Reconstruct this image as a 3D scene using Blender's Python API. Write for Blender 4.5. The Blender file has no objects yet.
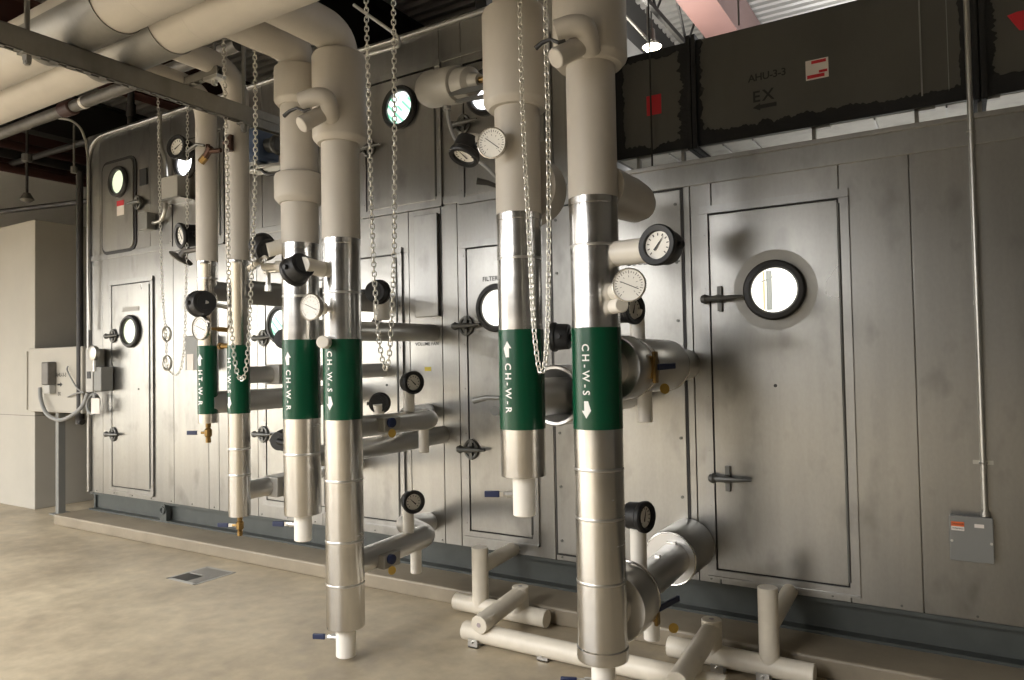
import bpy, bmesh, math, random
from mathutils import Vector, Matrix
random.seed(7)
C = bpy.context.scene.collection
V = Vector
PI = math.pi

# ------------------------------------------------------------------ camera
CAM = V((0, -4, 1.53))
F = 722.0
yaw, pit, rol = math.radians(-31.68), math.radians(1.65), math.radians(-1.06)
fwd = V((math.sin(yaw)*math.cos(pit), math.cos(yaw)*math.cos(pit), math.sin(pit)))
r0 = V((math.cos(yaw), -math.sin(yaw), 0))
u0 = r0.cross(fwd)
right = math.cos(rol)*r0 + math.sin(rol)*u0
up = -math.sin(rol)*r0 + math.cos(rol)*u0
cd = bpy.data.cameras.new('camera')
cam = bpy.data.objects.new('camera', cd)
C.objects.link(cam)
mw = Matrix((right, up, -fwd)).transposed().to_4x4()
mw.translation = CAM
cam.matrix_world = mw
cd.sensor_width = 36
cd.lens = F*36/1024
cd.clip_end = 200
bpy.context.scene.camera = cam

def at(px, py, x=None, y=None, z=None):
    d = fwd + (px-512)/F*right - (py-340)/F*up
    if x is not None: t = (x-CAM.x)/d.x
    elif y is not None: t = (y-CAM.y)/d.y
    else: t = (z-CAM.z)/d.z
    return CAM + t*d

# ------------------------------------------------------------------ materials
MATS = {}
def mat(name, col, metal=0.0, rough=0.5, var=0.0, scale=6.0, stretch=(1, 1, 1), bump=0.0, rvar=0.0, col2=None, emit=0.0, ior=None):
    m = bpy.data.materials.new(name); m.use_nodes = True
    nt = m.node_tree; b = nt.nodes['Principled BSDF']
    b.inputs['Base Color'].default_value = (*col, 1)
    b.inputs['Metallic'].default_value = metal
    b.inputs['Roughness'].default_value = rough
    if emit:
        b.inputs['Emission Color'].default_value = (*col, 1)
        b.inputs['Emission Strength'].default_value = emit
    if var or bump or rvar:
        tc = nt.nodes.new('ShaderNodeTexCoord'); mp = nt.nodes.new('ShaderNodeMapping')
        mp.inputs['Scale'].default_value = stretch
        nz = nt.nodes.new('ShaderNodeTexNoise'); nz.inputs['Scale'].default_value = scale
        nz.inputs['Detail'].default_value = 6; nz.inputs['Roughness'].default_value = 0.62
        nt.links.new(tc.outputs['Object'], mp.inputs[0]); nt.links.new(mp.outputs[0], nz.inputs['Vector'])
        if var:
            cr = nt.nodes.new('ShaderNodeValToRGB')
            c2 = col2 or tuple(min(1, c*(1+var)) for c in col)
            c1 = tuple(c*(1-var) for c in col)
            cr.color_ramp.elements[0].position = .3; cr.color_ramp.elements[1].position = .72
            cr.color_ramp.elements[0].color = (*c1, 1); cr.color_ramp.elements[1].color = (*c2, 1)
            nt.links.new(nz.outputs['Fac'], cr.inputs[0]); nt.links.new(cr.outputs[0], b.inputs['Base Color'])
        if rvar:
            mr = nt.nodes.new('ShaderNodeMapRange')
            mr.inputs['From Min'].default_value = .3; mr.inputs['From Max'].default_value = .7
            mr.inputs['To Min'].default_value = max(.02, rough-rvar); mr.inputs['To Max'].default_value = rough+rvar
            nt.links.new(nz.outputs['Fac'], mr.inputs[0]); nt.links.new(mr.outputs[0], b.inputs['Roughness'])
        if bump:
            bp = nt.nodes.new('ShaderNodeBump'); bp.inputs['Strength'].default_value = bump
            bp.inputs['Distance'].default_value = .01
            nt.links.new(nz.outputs['Fac'], bp.inputs['Height']); nt.links.new(bp.outputs[0], b.inputs['Normal'])
    MATS[name] = m
    return m

def galv(name, base, rough, tone=.13, metal=.88):
    """galvanised sheet: vertical rolling streaks, fine spangle and a few dark smears"""
    m = mat(name, base, metal, rough)
    nt = m.node_tree; b = nt.nodes['Principled BSDF']; L = nt.links
    tc = nt.nodes.new('ShaderNodeTexCoord')
    def noise(sc, st, det=4, off=0):
        mp = nt.nodes.new('ShaderNodeMapping'); mp.inputs['Scale'].default_value = st
        mp.inputs['Location'].default_value = (off, off, off)
        n = nt.nodes.new('ShaderNodeTexNoise'); n.inputs['Scale'].default_value = sc; n.inputs['Detail'].default_value = det
        L.new(tc.outputs['Object'], mp.inputs[0]); L.new(mp.outputs[0], n.inputs['Vector']); return n.outputs['Fac']
    def mathn(op, a, v):
        n = nt.nodes.new('ShaderNodeMath'); n.operation = op
        L.new(a, n.inputs[0])
        if hasattr(v, 'node'): L.new(v, n.inputs[1])
        else: n.inputs[1].default_value = v
        return n.outputs[0]
    streak = noise(14, (1, 1, .06), 5)
    cloud = noise(1.5, (1, 1, .7), 4, 3)
    fine = noise(70, (1, 1, .5), 2, 7)
    smear = noise(4.5, (1.2, 1, .7), 3, 11)
    s = mathn('ADD', mathn('MULTIPLY', streak, .34), mathn('MULTIPLY', cloud, .5))
    s = mathn('ADD', s, mathn('MULTIPLY', fine, .16))
    mr = nt.nodes.new('ShaderNodeMapRange')
    mr.inputs['From Min'].default_value = .34; mr.inputs['From Max'].default_value = .66
    mr.inputs['To Min'].default_value = 1-tone; mr.inputs['To Max'].default_value = 1+tone
    L.new(s, mr.inputs[0])
    sm = nt.nodes.new('ShaderNodeMapRange')
    sm.inputs['From Min'].default_value = .56; sm.inputs['From Max'].default_value = .82
    sm.inputs['To Min'].default_value = 1.0; sm.inputs['To Max'].default_value = .6
    L.new(smear, sm.inputs[0])
    f = mathn('MULTIPLY', mr.outputs[0], sm.outputs[0])
    vm = nt.nodes.new('ShaderNodeVectorMath'); vm.operation = 'SCALE'
    vm.inputs[0].default_value = base; L.new(f, vm.inputs['Scale']); L.new(vm.outputs[0], b.inputs['Base Color'])
    rr = nt.nodes.new('ShaderNodeMapRange')
    rr.inputs['From Min'].default_value = .3; rr.inputs['From Max'].default_value = .7
    rr.inputs['To Min'].default_value = rough+.03; rr.inputs['To Max'].default_value = rough-.03
    L.new(cloud, rr.inputs[0]); L.new(rr.outputs[0], b.inputs['Roughness'])
    return m

def stripes(name, c1, c2, strength):
    m = bpy.data.materials.new(name); m.use_nodes = True
    nt = m.node_tree; b = nt.nodes['Principled BSDF']
    tc = nt.nodes.new('ShaderNodeTexCoord'); w = nt.nodes.new('ShaderNodeTexWave')
    w.bands_direction = 'DIAGONAL'; w.inputs['Scale'].default_value = 9
    n = nt.nodes.new('ShaderNodeTexNoise'); n.inputs['Scale'].default_value = 7
    cr = nt.nodes.new('ShaderNodeValToRGB'); cr.color_ramp.elements[0].color = (*c1, 1); cr.color_ramp.elements[1].color = (*c2, 1)
    mx = nt.nodes.new('ShaderNodeMix'); mx.data_type = 'RGBA'; mx.inputs['B'].default_value = (*c2, 1)
    r2 = nt.nodes.new('ShaderNodeValToRGB'); r2.color_ramp.elements[0].position = .55; r2.color_ramp.elements[1].position = .58
    nt.links.new(tc.outputs['Object'], w.inputs['Vector']); nt.links.new(tc.outputs['Object'], n.inputs['Vector'])
    nt.links.new(w.outputs['Fac'], cr.inputs[0]); nt.links.new(n.outputs['Fac'], r2.inputs[0])
    nt.links.new(r2.outputs[0], mx.inputs['Factor']); nt.links.new(cr.outputs[0], mx.inputs['A'])
    nt.links.new(mx.outputs[2], b.inputs['Emission Color']); b.inputs['Emission Strength'].default_value = strength
    b.inputs['Base Color'].default_value = (.1, .1, .1, 1)
    return m

M_galv = galv('galvanised_sheet', (.335, .328, .308), .31, metal=1)
M_door = galv('door_sheet', (.35, .343, .322), .30, metal=1)
M_trim = galv('galvanised_trim', (.35, .345, .33), .33, metal=1)
M_cap = galv('roof_cap_sheet', (.30, .295, .28), .36, metal=1)
M_jacket = mat('aluminium_jacket', (.66, .65, .63), 1, .23, var=.05, scale=3, stretch=(1, 1, 6), rvar=.05)
M_elbow = mat('aluminium_elbow', (.64, .63, .61), 1, .36, var=.03, scale=1.5, rvar=.03)
M_cream = mat('cream_pipe_jacket', (.49, .455, .40), 0, .5, var=.06, scale=5, stretch=(1, 1, .5), bump=.05)
M_pvc = mat('white_pvc', (.80, .76, .68), 0, .38, var=.03, scale=9)
M_trap = mat('trap_pvc', (.70, .64, .53), 0, .42, var=.06, scale=12)
M_cement = mat('purple_pipe_cement', (.36, .30, .30), 0, .6)
M_green = mat('green_band_film', (.002, .062, .027), 0, .25)
M_white = mat('white_lettering', (.82, .82, .78), 0, .5)
M_black = mat('black_paint', (.012, .012, .012), 0, .5)
M_rubber = mat('black_gasket', (.016, .015, .014), 0, .42)
M_case = mat('black_gauge_case', (.007, .007, .0075), 0, .5)
M_dial = mat('dial_face', (.78, .76, .70), 0, .45)
M_steel = mat('stainless_rim', (.62, .60, .56), 1, .25)
M_chain = mat('zinc_chain', (.80, .78, .72), .85, .32)
M_dkmetal = mat('cast_latch', (.15, .15, .14), .7, .45)
M_brass = mat('brass', (.30, .195, .075), 1, .34, var=.15, scale=30)
M_copper = mat('tarnished_copper', (.075, .042, .03), .9, .45, var=.2, scale=30)
M_blue = mat('blue_vinyl_grip', (.01, .018, .06), 0, .4)
M_valve = mat('nickel_valve', (.60, .59, .56), .9, .32)
M_tag = mat('yellow_valve_tag', (.48, .31, .06), .3, .4)
M_rail = mat('grey_green_rail_paint', (.058, .064, .058), 0, .5, var=.12, scale=10)
M_box = mat('grey_enclosure', (.20, .20, .185), 0, .45)
M_boxl = mat('pale_grey_enclosure', (.38, .37, .34), 0, .45)
M_conduit = mat('steel_conduit', (.52, .51, .47), .9, .36)
M_flex = mat('grey_flex_conduit', (.25, .25, .24), .1, .5)
M_strut = galv('strut_steel', (.30, .29, .265), .46)
M_saddle = galv('saddle_sheet', (.26, .25, .23), .5, metal=.7)
M_under = galv('duct_underside_sheet', (.40, .385, .345), .48)
M_duct = mat('sealed_duct_sheet', (.115, .112, .10), .6, .5, var=.1, scale=3, stretch=(1, 1, .3))
M_mastic = mat('black_mastic', (.008, .008, .008), 0, .7, bump=.5, scale=40)
M_redtag = mat('red_tag', (.55, .02, .03), 0, .5)
M_paper = mat('paper_label', (.72, .66, .60), 0, .6)
M_orange = mat('orange_label', (.75, .14, .03), 0, .5)
M_yellow = mat('yellow_sticker', (.62, .5, .03), 0, .5)
M_wallback = mat('unlit_wall_shade', (.010, .0095, .009), 0, .7, var=.05, scale=2)  # near-black colour stands in for the unlit space at the back
M_wallp = mat('room_wall_paint', (.20, .195, .185), 0, .6, var=.05, scale=2)
M_wallpale = mat('pale_wall_paint', (.84, .83, .79), 0, .6, var=.04, scale=2)
M_plenum = mat('cream_plenum_paint', (.40, .375, .32), 0, .6, var=.05, scale=2)
M_dullpipe = mat('dull_jacket', (.40, .385, .36), 1, .42, var=.08, scale=2)
M_darkpipe = mat('dark_steel_pipe', (.035, .032, .03), .3, .5)
M_greypipe = mat('grey_steel_pipe', (.16, .15, .135), .6, .5, var=.2, scale=9)
M_redbeam = mat('red_primer_steel', (.095, .052, .046), 0, .55, var=.1, scale=2)
M_dkred = mat('dark_red_pipe', (.05, .018, .014), 0, .5)
M_joist = mat('dark_joist', (.02, .019, .017), .2, .5)
M_deck = mat('metal_deck', (.50, .49, .47), .65, .33)
M_blueact = mat('blue_actuator', (.075, .11, .19), 0, .4)
M_greyact = mat('grey_actuator', (.36, .345, .31), .15, .42)
M_lamp = mat('lamp_glass', (1, .9, .72), 0, .3, emit=5)
M_lit = mat('lit_pane', (1, .965, .87), 0, .2, emit=1.25)
M_scuff = mat('scuffed_sheet', (.42, .415, .39), .6, .55, var=.08, scale=9)
M_litbar = mat('self_lit_conduit', (.50, .52, .48), .2, .4, emit=.45)  # emission stands in for the interior light falling on the bar
M_littan = mat('self_lit_edge', (.72, .58, .36), 0, .4, emit=.7)  # slight glow put into the colour in place of interior light
M_litdim = mat('dim_lit_pane', (.62, .68, .50), 0, .2, emit=.75)
M_litblue = mat('cool_lit_pane', (.93, .95, 1), 0, .2, emit=2.6)
M_litgreen = stripes('green_finned_pane', (.10, .42, .24), (1, 1, .98), 1.7)

# floor
def floor_mat():
    m = mat('stained_concrete', (.42, .35, .245), 0, .42)
    nt = m.node_tree; b = nt.nodes['Principled BSDF']; L = nt.links
    tc = nt.nodes.new('ShaderNodeTexCoord')
    n1 = nt.nodes.new('ShaderNodeTexNoise'); n1.inputs['Scale'].default_value = .9; n1.inputs['Detail'].default_value = 8; n1.inputs['Roughness'].default_value = .65
    n2 = nt.nodes.new('ShaderNodeTexNoise'); n2.inputs['Scale'].default_value = 9; n2.inputs['Detail'].default_value = 6
    L.new(tc.outputs['Object'], n1.inputs['Vector']); L.new(tc.outputs['Object'], n2.inputs['Vector'])
    cr = nt.nodes.new('ShaderNodeValToRGB'); e = cr.color_ramp.elements
    e[0].position = .32; e[0].color = (.27, .225, .16, 1); e[1].position = .62; e[1].color = (.50, .425, .30, 1)
    e2 = cr.color_ramp.elements.new(.48); e2.color = (.40, .335, .235, 1)
    L.new(n1.outputs['Fac'], cr.inputs[0])
    mx = nt.nodes.new('ShaderNodeMix'); mx.data_type = 'RGBA'; mx.blend_type = 'OVERLAY'; mx.inputs['Factor'].default_value = .35
    L.new(cr.outputs[0], mx.inputs['A']); L.new(n2.outputs['Fac'], mx.inputs['B']); L.new(mx.outputs[2], b.inputs['Base Color'])
    mr = nt.nodes.new('ShaderNodeMapRange'); mr.inputs['To Min'].default_value = .34; mr.inputs['To Max'].default_value = .6
    L.new(n2.outputs['Fac'], mr.inputs[0]); L.new(mr.outputs[0], b.inputs['Roughness'])
    bp = nt.nodes.new('ShaderNodeBump'); bp.inputs['Strength'].default_value = .06; bp.inputs['Distance'].default_value = .01
    L.new(n2.outputs['Fac'], bp.inputs['Height']); L.new(bp.outputs[0], b.inputs['Normal'])
    return m
M_floor = floor_mat()
M_pad = mat('pad_concrete', (.25, .21, .15), 0, .5, var=.18, scale=3, bump=.05)

# ------------------------------------------------------------------ mesh builder
def frame(ax):
    ax = V(ax).normalized()
    h = V((0, 0, 1)) if abs(ax.z) < .95 else V((1, 0, 0))
    u = ax.cross(h).normalized()
    return ax, u, u.cross(ax).normalized()

class MB:
    def __init__(s): s.v = []; s.f = []
    def add(s, vs, fs):
        o = len(s.v); s.v += [V(p) for p in vs]; s.f += [tuple(i+o for i in f) for f in fs]; return s
    def box(s, a, b):
        x0, y0, z0 = [min(a[i], b[i]) for i in range(3)]; x1, y1, z1 = [max(a[i], b[i]) for i in range(3)]
        return s.add([(x0,y0,z0),(x1,y0,z0),(x1,y1,z0),(x0,y1,z0),(x0,y0,z1),(x1,y0,z1),(x1,y1,z1),(x0,y1,z1)],
                     [(0,3,2,1),(4,5,6,7),(0,1,5,4),(1,2,6,5),(2,3,7,6),(3,0,4,7)])
    def obox(s, c, ax, ay, az, hx, hy, hz):
        c = V(c); ax, ay, az = V(ax).normalized(), V(ay).normalized(), V(az).normalized()
        vs = [c+ax*hx*i+ay*hy*j+az*hz*k for k in (-1,1) for (i,j) in ((-1,-1),(1,-1),(1,1),(-1,1))]
        return s.add(vs, [(0,3,2,1),(4,5,6,7),(0,1,5,4),(1,2,6,5),(2,3,7,6),(3,0,4,7)])
    def lathe(s, prof, o, ax, seg=32, cap0=True, cap1=True):
        o = V(o); a, u, w = frame(ax); vs = []; fs = []
        for r, h in prof:
            for k in range(seg):
                t = 2*PI*k/seg; vs.append(o+a*h+(u*math.cos(t)+w*math.sin(t))*r)
        for i in range(len(prof)-1):
            for k in range(seg):
                k2 = (k+1) % seg; fs.append((i*seg+k, i*seg+k2, (i+1)*seg+k2, (i+1)*seg+k))
        if cap0 and prof[0][0] > 1e-6: fs.append(tuple(range(seg))[::-1])
        if cap1 and prof[-1][0] > 1e-6: fs.append(tuple((len(prof)-1)*seg+k for k in range(seg)))
        return s.add(vs, fs)
    def cyl(s, p0, p1, r, r1=None, seg=32, ch=0):
        p0, p1 = V(p0), V(p1); d = (p1-p0).length; r1 = r if r1 is None else r1
        pr = [(r, 0), (r1, d)] if not ch else [(r-ch, 0), (r, ch), (r1, d-ch), (r1-ch, d)]
        return s.lathe(pr, p0, p1-p0, seg)
    def tube(s, pts, r, seg=16, caps=True):
        pts = [V(p) for p in pts]; n = len(pts); vs = []; fs = []
        rr = r if isinstance(r, (list, tuple)) else [r]*n
        tg = []
        for i in range(n):
            a = pts[max(0, i-1)]; b = pts[min(n-1, i+1)]; tg.append((b-a).normalized())
        _, u, w = frame(tg[0])
        for i in range(n):
            t = tg[i]; u = (u-t*u.dot(t)).normalized(); w = t.cross(u)
            for k in range(seg):
                q = 2*PI*k/seg; vs.append(pts[i]+(u*math.cos(q)+w*math.sin(q))*rr[i])
        for i in range(n-1):
            for k in range(seg):
                k2 = (k+1) % seg; fs.append((i*seg+k, i*seg+k2, (i+1)*seg+k2, (i+1)*seg+k))
        if caps: fs.append(tuple(range(seg))[::-1]); fs.append(tuple((n-1)*seg+k for k in range(seg)))
        return s.add(vs, fs)
    def ring(s, c, ax, R, r, seg=32, rs=10, st=1.0):
        """torus, stretched by st along its second axis"""
        c = V(c); a, u, w = frame(ax); vs = []; fs = []
        for i in range(seg):
            t = 2*PI*i/seg; d = u*math.cos(t)+w*math.sin(t)*1.0
            for k in range(rs):
                q = 2*PI*k/rs
                p = d*(R+r*math.cos(q)); p = u*p.dot(u)+w*p.dot(w)*st
                vs.append(c+p+a*r*math.sin(q))
        for i in range(seg):
            for k in range(rs):
                i2, k2 = (i+1) % seg, (k+1) % rs; fs.append((i*rs+k, i2*rs+k, i2*rs+k2, i*rs+k2))
        return s.add(vs, fs)
    def prism(s, poly, o, u, v, w, d):
        """2D polygon (u,v) extruded by d along w"""
        o, u, v, w = V(o), V(u), V(v), V(w).normalized(); n = len(poly)
        vs = [o+u*p[0]+v*p[1] for p in poly]+[o+u*p[0]+v*p[1]+w*d for p in poly]
        return s.add(vs, [tuple(range(n))[::-1], tuple(range(n, 2*n))]+[(i, (i+1) % n, n+(i+1) % n, n+i) for i in range(n)])

def fillet(pts, r, n=8):
    pts = [V(p) for p in pts]; out = [pts[0]]
    for i in range(1, len(pts)-1):
        a, b, c = pts[i-1], pts[i], pts[i+1]
        d1 = (a-b); d2 = (c-b); k = min(r, d1.length*.49, d2.length*.49)
        p, q = b+d1.normalized()*k, b+d2.normalized()*k
        for j in range(n+1):
            t = j/n; out.append((1-t)**2*p+2*t*(1-t)*b+t*t*q)
    out.append(pts[-1]); return out

def spline(pts, n=10):
    pts = [V(p) for p in pts]; P = [2*pts[0]-pts[1]]+pts+[2*pts[-1]-pts[-2]]; out = []
    for i in range(1, len(P)-2):
        a, b, c, d = P[i-1:i+3]
        for j in range(n):
            t = j/n; out.append(.5*((2*b)+(c-a)*t+(2*a-5*b+4*c-d)*t*t+(3*b-a-3*c+d)*t**3))
    out.append(pts[-1]); return out

WORLD = {}
def obj(name, mb, m, parent=None, smooth=35, bevel=0, label=None, loc=None):
    base = WORLD[parent.name] if parent else (V(loc) if loc is not None else V((0, 0, 0)))
    me = bpy.data.meshes.new(name)
    me.from_pydata([p-base for p in mb.v], [], mb.f)
    b = bmesh.new(); b.from_mesh(me); bmesh.ops.recalc_face_normals(b, faces=b.faces); b.to_mesh(me); b.free()
    me.materials.append(m)
    if smooth: me.shade_smooth(); me.set_sharp_from_angle(angle=math.radians(smooth))
    o = bpy.data.objects.new(name, me); C.objects.link(o)
    if parent: o.parent = parent
    else: o.location = base
    WORLD[o.name] = base
    if bevel:
        bv = o.modifiers.new('edge', 'BEVEL'); bv.width = bevel; bv.segments = 2; bv.limit_method = 'ANGLE'; bv.angle_limit = math.radians(50)
    if label: o['label'] = label
    return o

def thing(name, label, cat, loc, group=None):
    o = bpy.data.objects.new(name, None); C.objects.link(o); o.location = loc; o.empty_display_size = .1
    WORLD[o.name] = V(loc); o['label'] = label; o['category'] = cat
    if group: o['group'] = group
    return o
def tag(o, label, cat, group=None):
    o['label'] = label; o['category'] = cat
    if group: o['group'] = group
    return o
def struct(name, mb, m, **k):
    o = obj(name, mb, m, **k); o['kind'] = 'structure'; return o

def text_flat(body, size, spacing=1.0, cuts=0):
    cu = bpy.data.curves.new('t', 'FONT'); cu.body = body; cu.size = size; cu.space_character = spacing
    cu.offset = size*.018
    cu.align_x = 'CENTER'; cu.align_y = 'CENTER'; cu.resolution_u = 3
    o = bpy.data.objects.new('t', cu); C.objects.link(o)
    dg = bpy.context.evaluated_depsgraph_get(); me = bpy.data.meshes.new_from_object(o.evaluated_get(dg))
    b = bmesh.new(); b.from_mesh(me); bmesh.ops.triangulate(b, faces=b.faces)
    if cuts: bmesh.ops.subdivide_edges(b, edges=b.edges, cuts=cuts, use_grid_fill=True)
    b.verts.index_update()
    vs = [v.co.copy() for v in b.verts]; fs = [[v.index for v in f.verts] for f in b.faces]; b.free()
    bpy.data.objects.remove(o); bpy.data.curves.remove(cu); bpy.data.meshes.remove(me)
    return vs, fs
def text_on(mb, body, size, o, u, v, spacing=1.0):
    vs, fs = text_flat(body, size, spacing); o, u, v = V(o), V(u), V(v)
    return mb.add([o+u*p.x+v*p.y for p in vs], fs)
X, Y, Z = V((1, 0, 0)), V((0, 1, 0)), V((0, 0, 1))
def arrow2d(L, w, hw, hl):
    """arrow pointing +x, centred"""
    return [(-L/2, -w/2), (L/2-hl, -w/2), (L/2-hl, -hw/2), (L/2, 0), (L/2-hl, hw/2), (L/2-hl, w/2), (-L/2, w/2)]

# ------------------------------------------------------------------ setting
# floor with a square opening for the floor sink
fx0, fx1, fy0, fy1 = -4.93, -4.60, -.835, -.505
mb = MB()
for a, b in (((-16, -14), (fx0, 9)), ((fx1, -14), (9, 9)), ((fx0, -14), (fx1, fy0)), ((fx0, fy1), (fx1, 9))):
    mb.box((a[0], a[1], -.02), (b[0], b[1], 0))
mb.box((-16, -14, -.4), (9, 9, -.3))
struct('floor', mb, M_floor, smooth=0)
mb = MB().box((-7.63, -.30, 0), (5, 4.2, .10))
struct('trim_1', mb, M_pad, smooth=0, bevel=.012)          # concrete housekeeping pad
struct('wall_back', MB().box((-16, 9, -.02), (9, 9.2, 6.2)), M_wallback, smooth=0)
struct('wall_light_block', MB().box((-2.95, 2.65, -.02), (-2.85, 9, 5.6)).box((-2.95, .35, 3.915), (-2.85, 2.66, 5.6)), M_wallback, smooth=0)  # added wall that keeps the rear light off the left side
struct('wall_front', MB().box((-16, -14.2, -.02), (9, -14, 6.2)), M_wallp, smooth=0)
struct('wall_right', MB().box((9, -14, -.02), (9.2, 9, 6.2)), M_wallp, smooth=0)
struct('wall_left', MB().box((-14.2, -14, -.02), (-14, 9, 6.2)), M_wallpale, smooth=0)
# corrugated deck: flutes along x
mb = MB(); prof = []
y = -14.0
while y < 9:
    prof += [(y, 5.45), (y+.062, 5.45), (y+.070, 5.38), (y+.132, 5.38)]; y += .14
vs = [(-16, p[0], p[1]) for p in prof]+[(9, p[0], p[1]) for p in prof]; n = len(prof)
mb.add(vs, [(i, i+1, n+i+1, n+i) for i in range(n-1)])
mb.box((-16, -14, 5.6), (9, 9, 5.7))
struct('ceiling', mb, M_deck, smooth=0)

# red steel beam, dark joists (part of the roof structure)
def ibeam(y0, y1, x0, x1, z0, z1, t=.03):
    return MB().box((x0, y0, z0), (x1, y1, z0+t)).box((x0, y0, z1-t), (x1, y1, z1)).box(((x0+x1)/2-t/2, y0, z0), ((x0+x1)/2+t/2, y1, z1))
def structbeam(mb, m, label):
    o = struct('roof_beam', mb, m, smooth=0); o['label'] = label; return o
structbeam(MB().box((-2.05, -12, 4.80), (-1.81, 9, 5.34)).box((-2.09, -12, 4.78), (-1.77, 9, 4.81)), M_redbeam, 'red primed steel roof beam above the dark duct')
jm = MB().box((-2.32, -12, 4.74), (-2.28, 9, 4.79)).box((-2.32, -12, 5.31), (-2.28, 9, 5.37))
yj = -12.0
while yj < 8.4:
    jm.tube([(-2.30, yj, 4.77), (-2.30, yj+.45, 5.34), (-2.30, yj+.9, 4.77)], .014, 6); yj += .9
structbeam(jm, M_joist, 'slim dark open roof joist beside the red beam')
for i, x in enumerate((-5.2, -8.2, -10.6, -12.6)):
    structbeam(ibeam(-12, 9, x-.12, x+.12, 4.75, 5.38), M_joist if i % 2 == 0 else M_dkred, 'dark roof joist over the gap beside the plenum')

# ------------------------------------------------------------------ air handling unit
AX0, AX1 = -7.55, 4.0
TX = -2.02           # end of the tall section
LZ, TZ = 2.63, 3.90
ahu = thing('air_handling_unit', 'long two-tier galvanised metal air handling unit with round porthole doors on a grey rail', 'air handler', (-3, 1.2, .10))
mb = MB().box((AX0+.02, .02, .285), (AX1, 2.6, LZ-.01)).box((AX0+.02, .02, LZ-.02), (TX-.01, 2.6, TZ-.02))
obj('casing', mb, M_galv, ahu, smooth=0)
# rails: channel with foot, along front and end
mb = MB().box((AX0, .07, .10), (AX1, .10, .29)).box((AX0, 0, .10), (AX1, .10, .115)).box((AX0, .01, .26), (AX1, .10, .282)).box((AX0, 2.5, .10), (AX1, 2.6, .285)).box((AX0, .05, .10), (AX0+.03, 2.55, .282))
rail = obj('base_rail', mb, M_rail, ahu, smooth=0)
lug = at(163, 514, y=.0)
mb = MB().prism([(-.05, 0), (.05, 0), (.05, .09), (.02, .15), (-.03, .15), (-.05, .1)], (lug.x, .0, .115), X, Z, Y, .04).ring((lug.x, -.004, .21), Y, .03, .008, 20, 8)
obj('lifting_lug', mb, M_rail, rail)

def wx(px, py): return at(px, py, y=0).x
def wz(px, py): return at(px, py, y=0).z
# sheet panels, split at the seams seen in the photograph
low_seams = [AX0] + [wx(p, 440) for p in (103, 174, 208.7, 219, 258, 322)] + [wx(412, 480), wx(444.6, 470), wx(461, 470)] + [wx(553, 400), wx(695, 400), wx(711, 200), wx(838, 170), wx(917, 400), 1.15, 2.3, AX1]
up_seams = [AX0] + [wx(100, 200), wx(150, 180), wx(171, 220), wx(262, 180), wx(366, 170), wx(440, 150), wx(462, 160)] + [TX]
for seams, z0, z1 in ((low_seams, .285, LZ-.002), (up_seams, LZ+.045, TZ-.015)):
    for a, b in zip(seams[:-1], seams[1:]):
        obj('wall_panel', MB().box((a+.0025, 0, z0), (b-.0025, .025, z1)), M_galv, ahu, smooth=0, bevel=.002)
# deck joint, low cap, roof cap and corner trim
obj('deck_joint', MB().box((AX0, -.008, LZ-.01), (TX, .03, LZ+.045)), M_trim, ahu, smooth=0, bevel=.004)
obj('roof_cap', MB().box((TX, -.012, LZ-.13), (AX1, .03, LZ)).box((TX, -.03, LZ-.012), (AX1, 2.6, LZ+.012)), M_cap, ahu, smooth=0, bevel=.003)
obj('tier_end', MB().box((TX-.03, -.006, LZ), (TX+.006, 2.6, TZ)), M_cap, ahu, smooth=0)
cr = .22
mb = MB().tube(fillet([(AX0+.03, -.012, .29), (AX0+.03, -.012, TZ-.02), (TX, -.012, TZ-.02)], .30, 12), .021, 12)
obj('corner_trim', mb, M_trim, ahu)
obj('roof_sheet', MB().box((AX0+.0, .0, TZ-.02), (TX, 2.6, TZ+.012)), M_cap, ahu, smooth=0)
mb = MB()
for px_, py_ in ((369, 82), (458, 57)):
    pass
zj = wz(405, 71)
obj('upper_joint', MB().box((wx(366, 82), -.006, zj-.012), (TX, .01, zj+.012)), M_trim, ahu, smooth=0)
# hairline bolts along the casing foot
mb = MB(); x = AX0+.15
while x < 2.5:
    mb.cyl((x, -.004, .305), (x, .004, .305), .006, seg=8); x += .31
obj('foot_screws', mb, M_dkmetal, ahu)['kind'] = 'stuff'

def latch(leaf, c, d=1, ringy=True):
    """cam latch: vertical yoke with eye, horizontal lever with a ball end"""
    c = V(c)
    mb = MB().obox(c+V((0, -.02, 0)), X, Y, Z, .012, .012, .068)
    mb.cyl(c+V((0, -.06, 0)), c+V((0, 0, 0)), .022, seg=16, ch=.004)
    mb.tube([c+V((-.075*d, -.05, 0)), c+V((-.02*d, -.055, .0)), c+V((.05*d, -.055, .001)), c+V((.13*d, -.05, .004))], [.016, .017, .014, .008], 10)
    mb.lathe([(.004, -.028), (.02, -.02), (.028, 0), (.02, .02), (.004, .028)], c+V((-.075*d, -.045, 0)), X, 14)
    if ringy: mb.ring(c+V((0, -.022, 0)), Y, .050, .010, 20, 8, 1.15)
    return obj('latch', mb, M_dkmetal, leaf)

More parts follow.
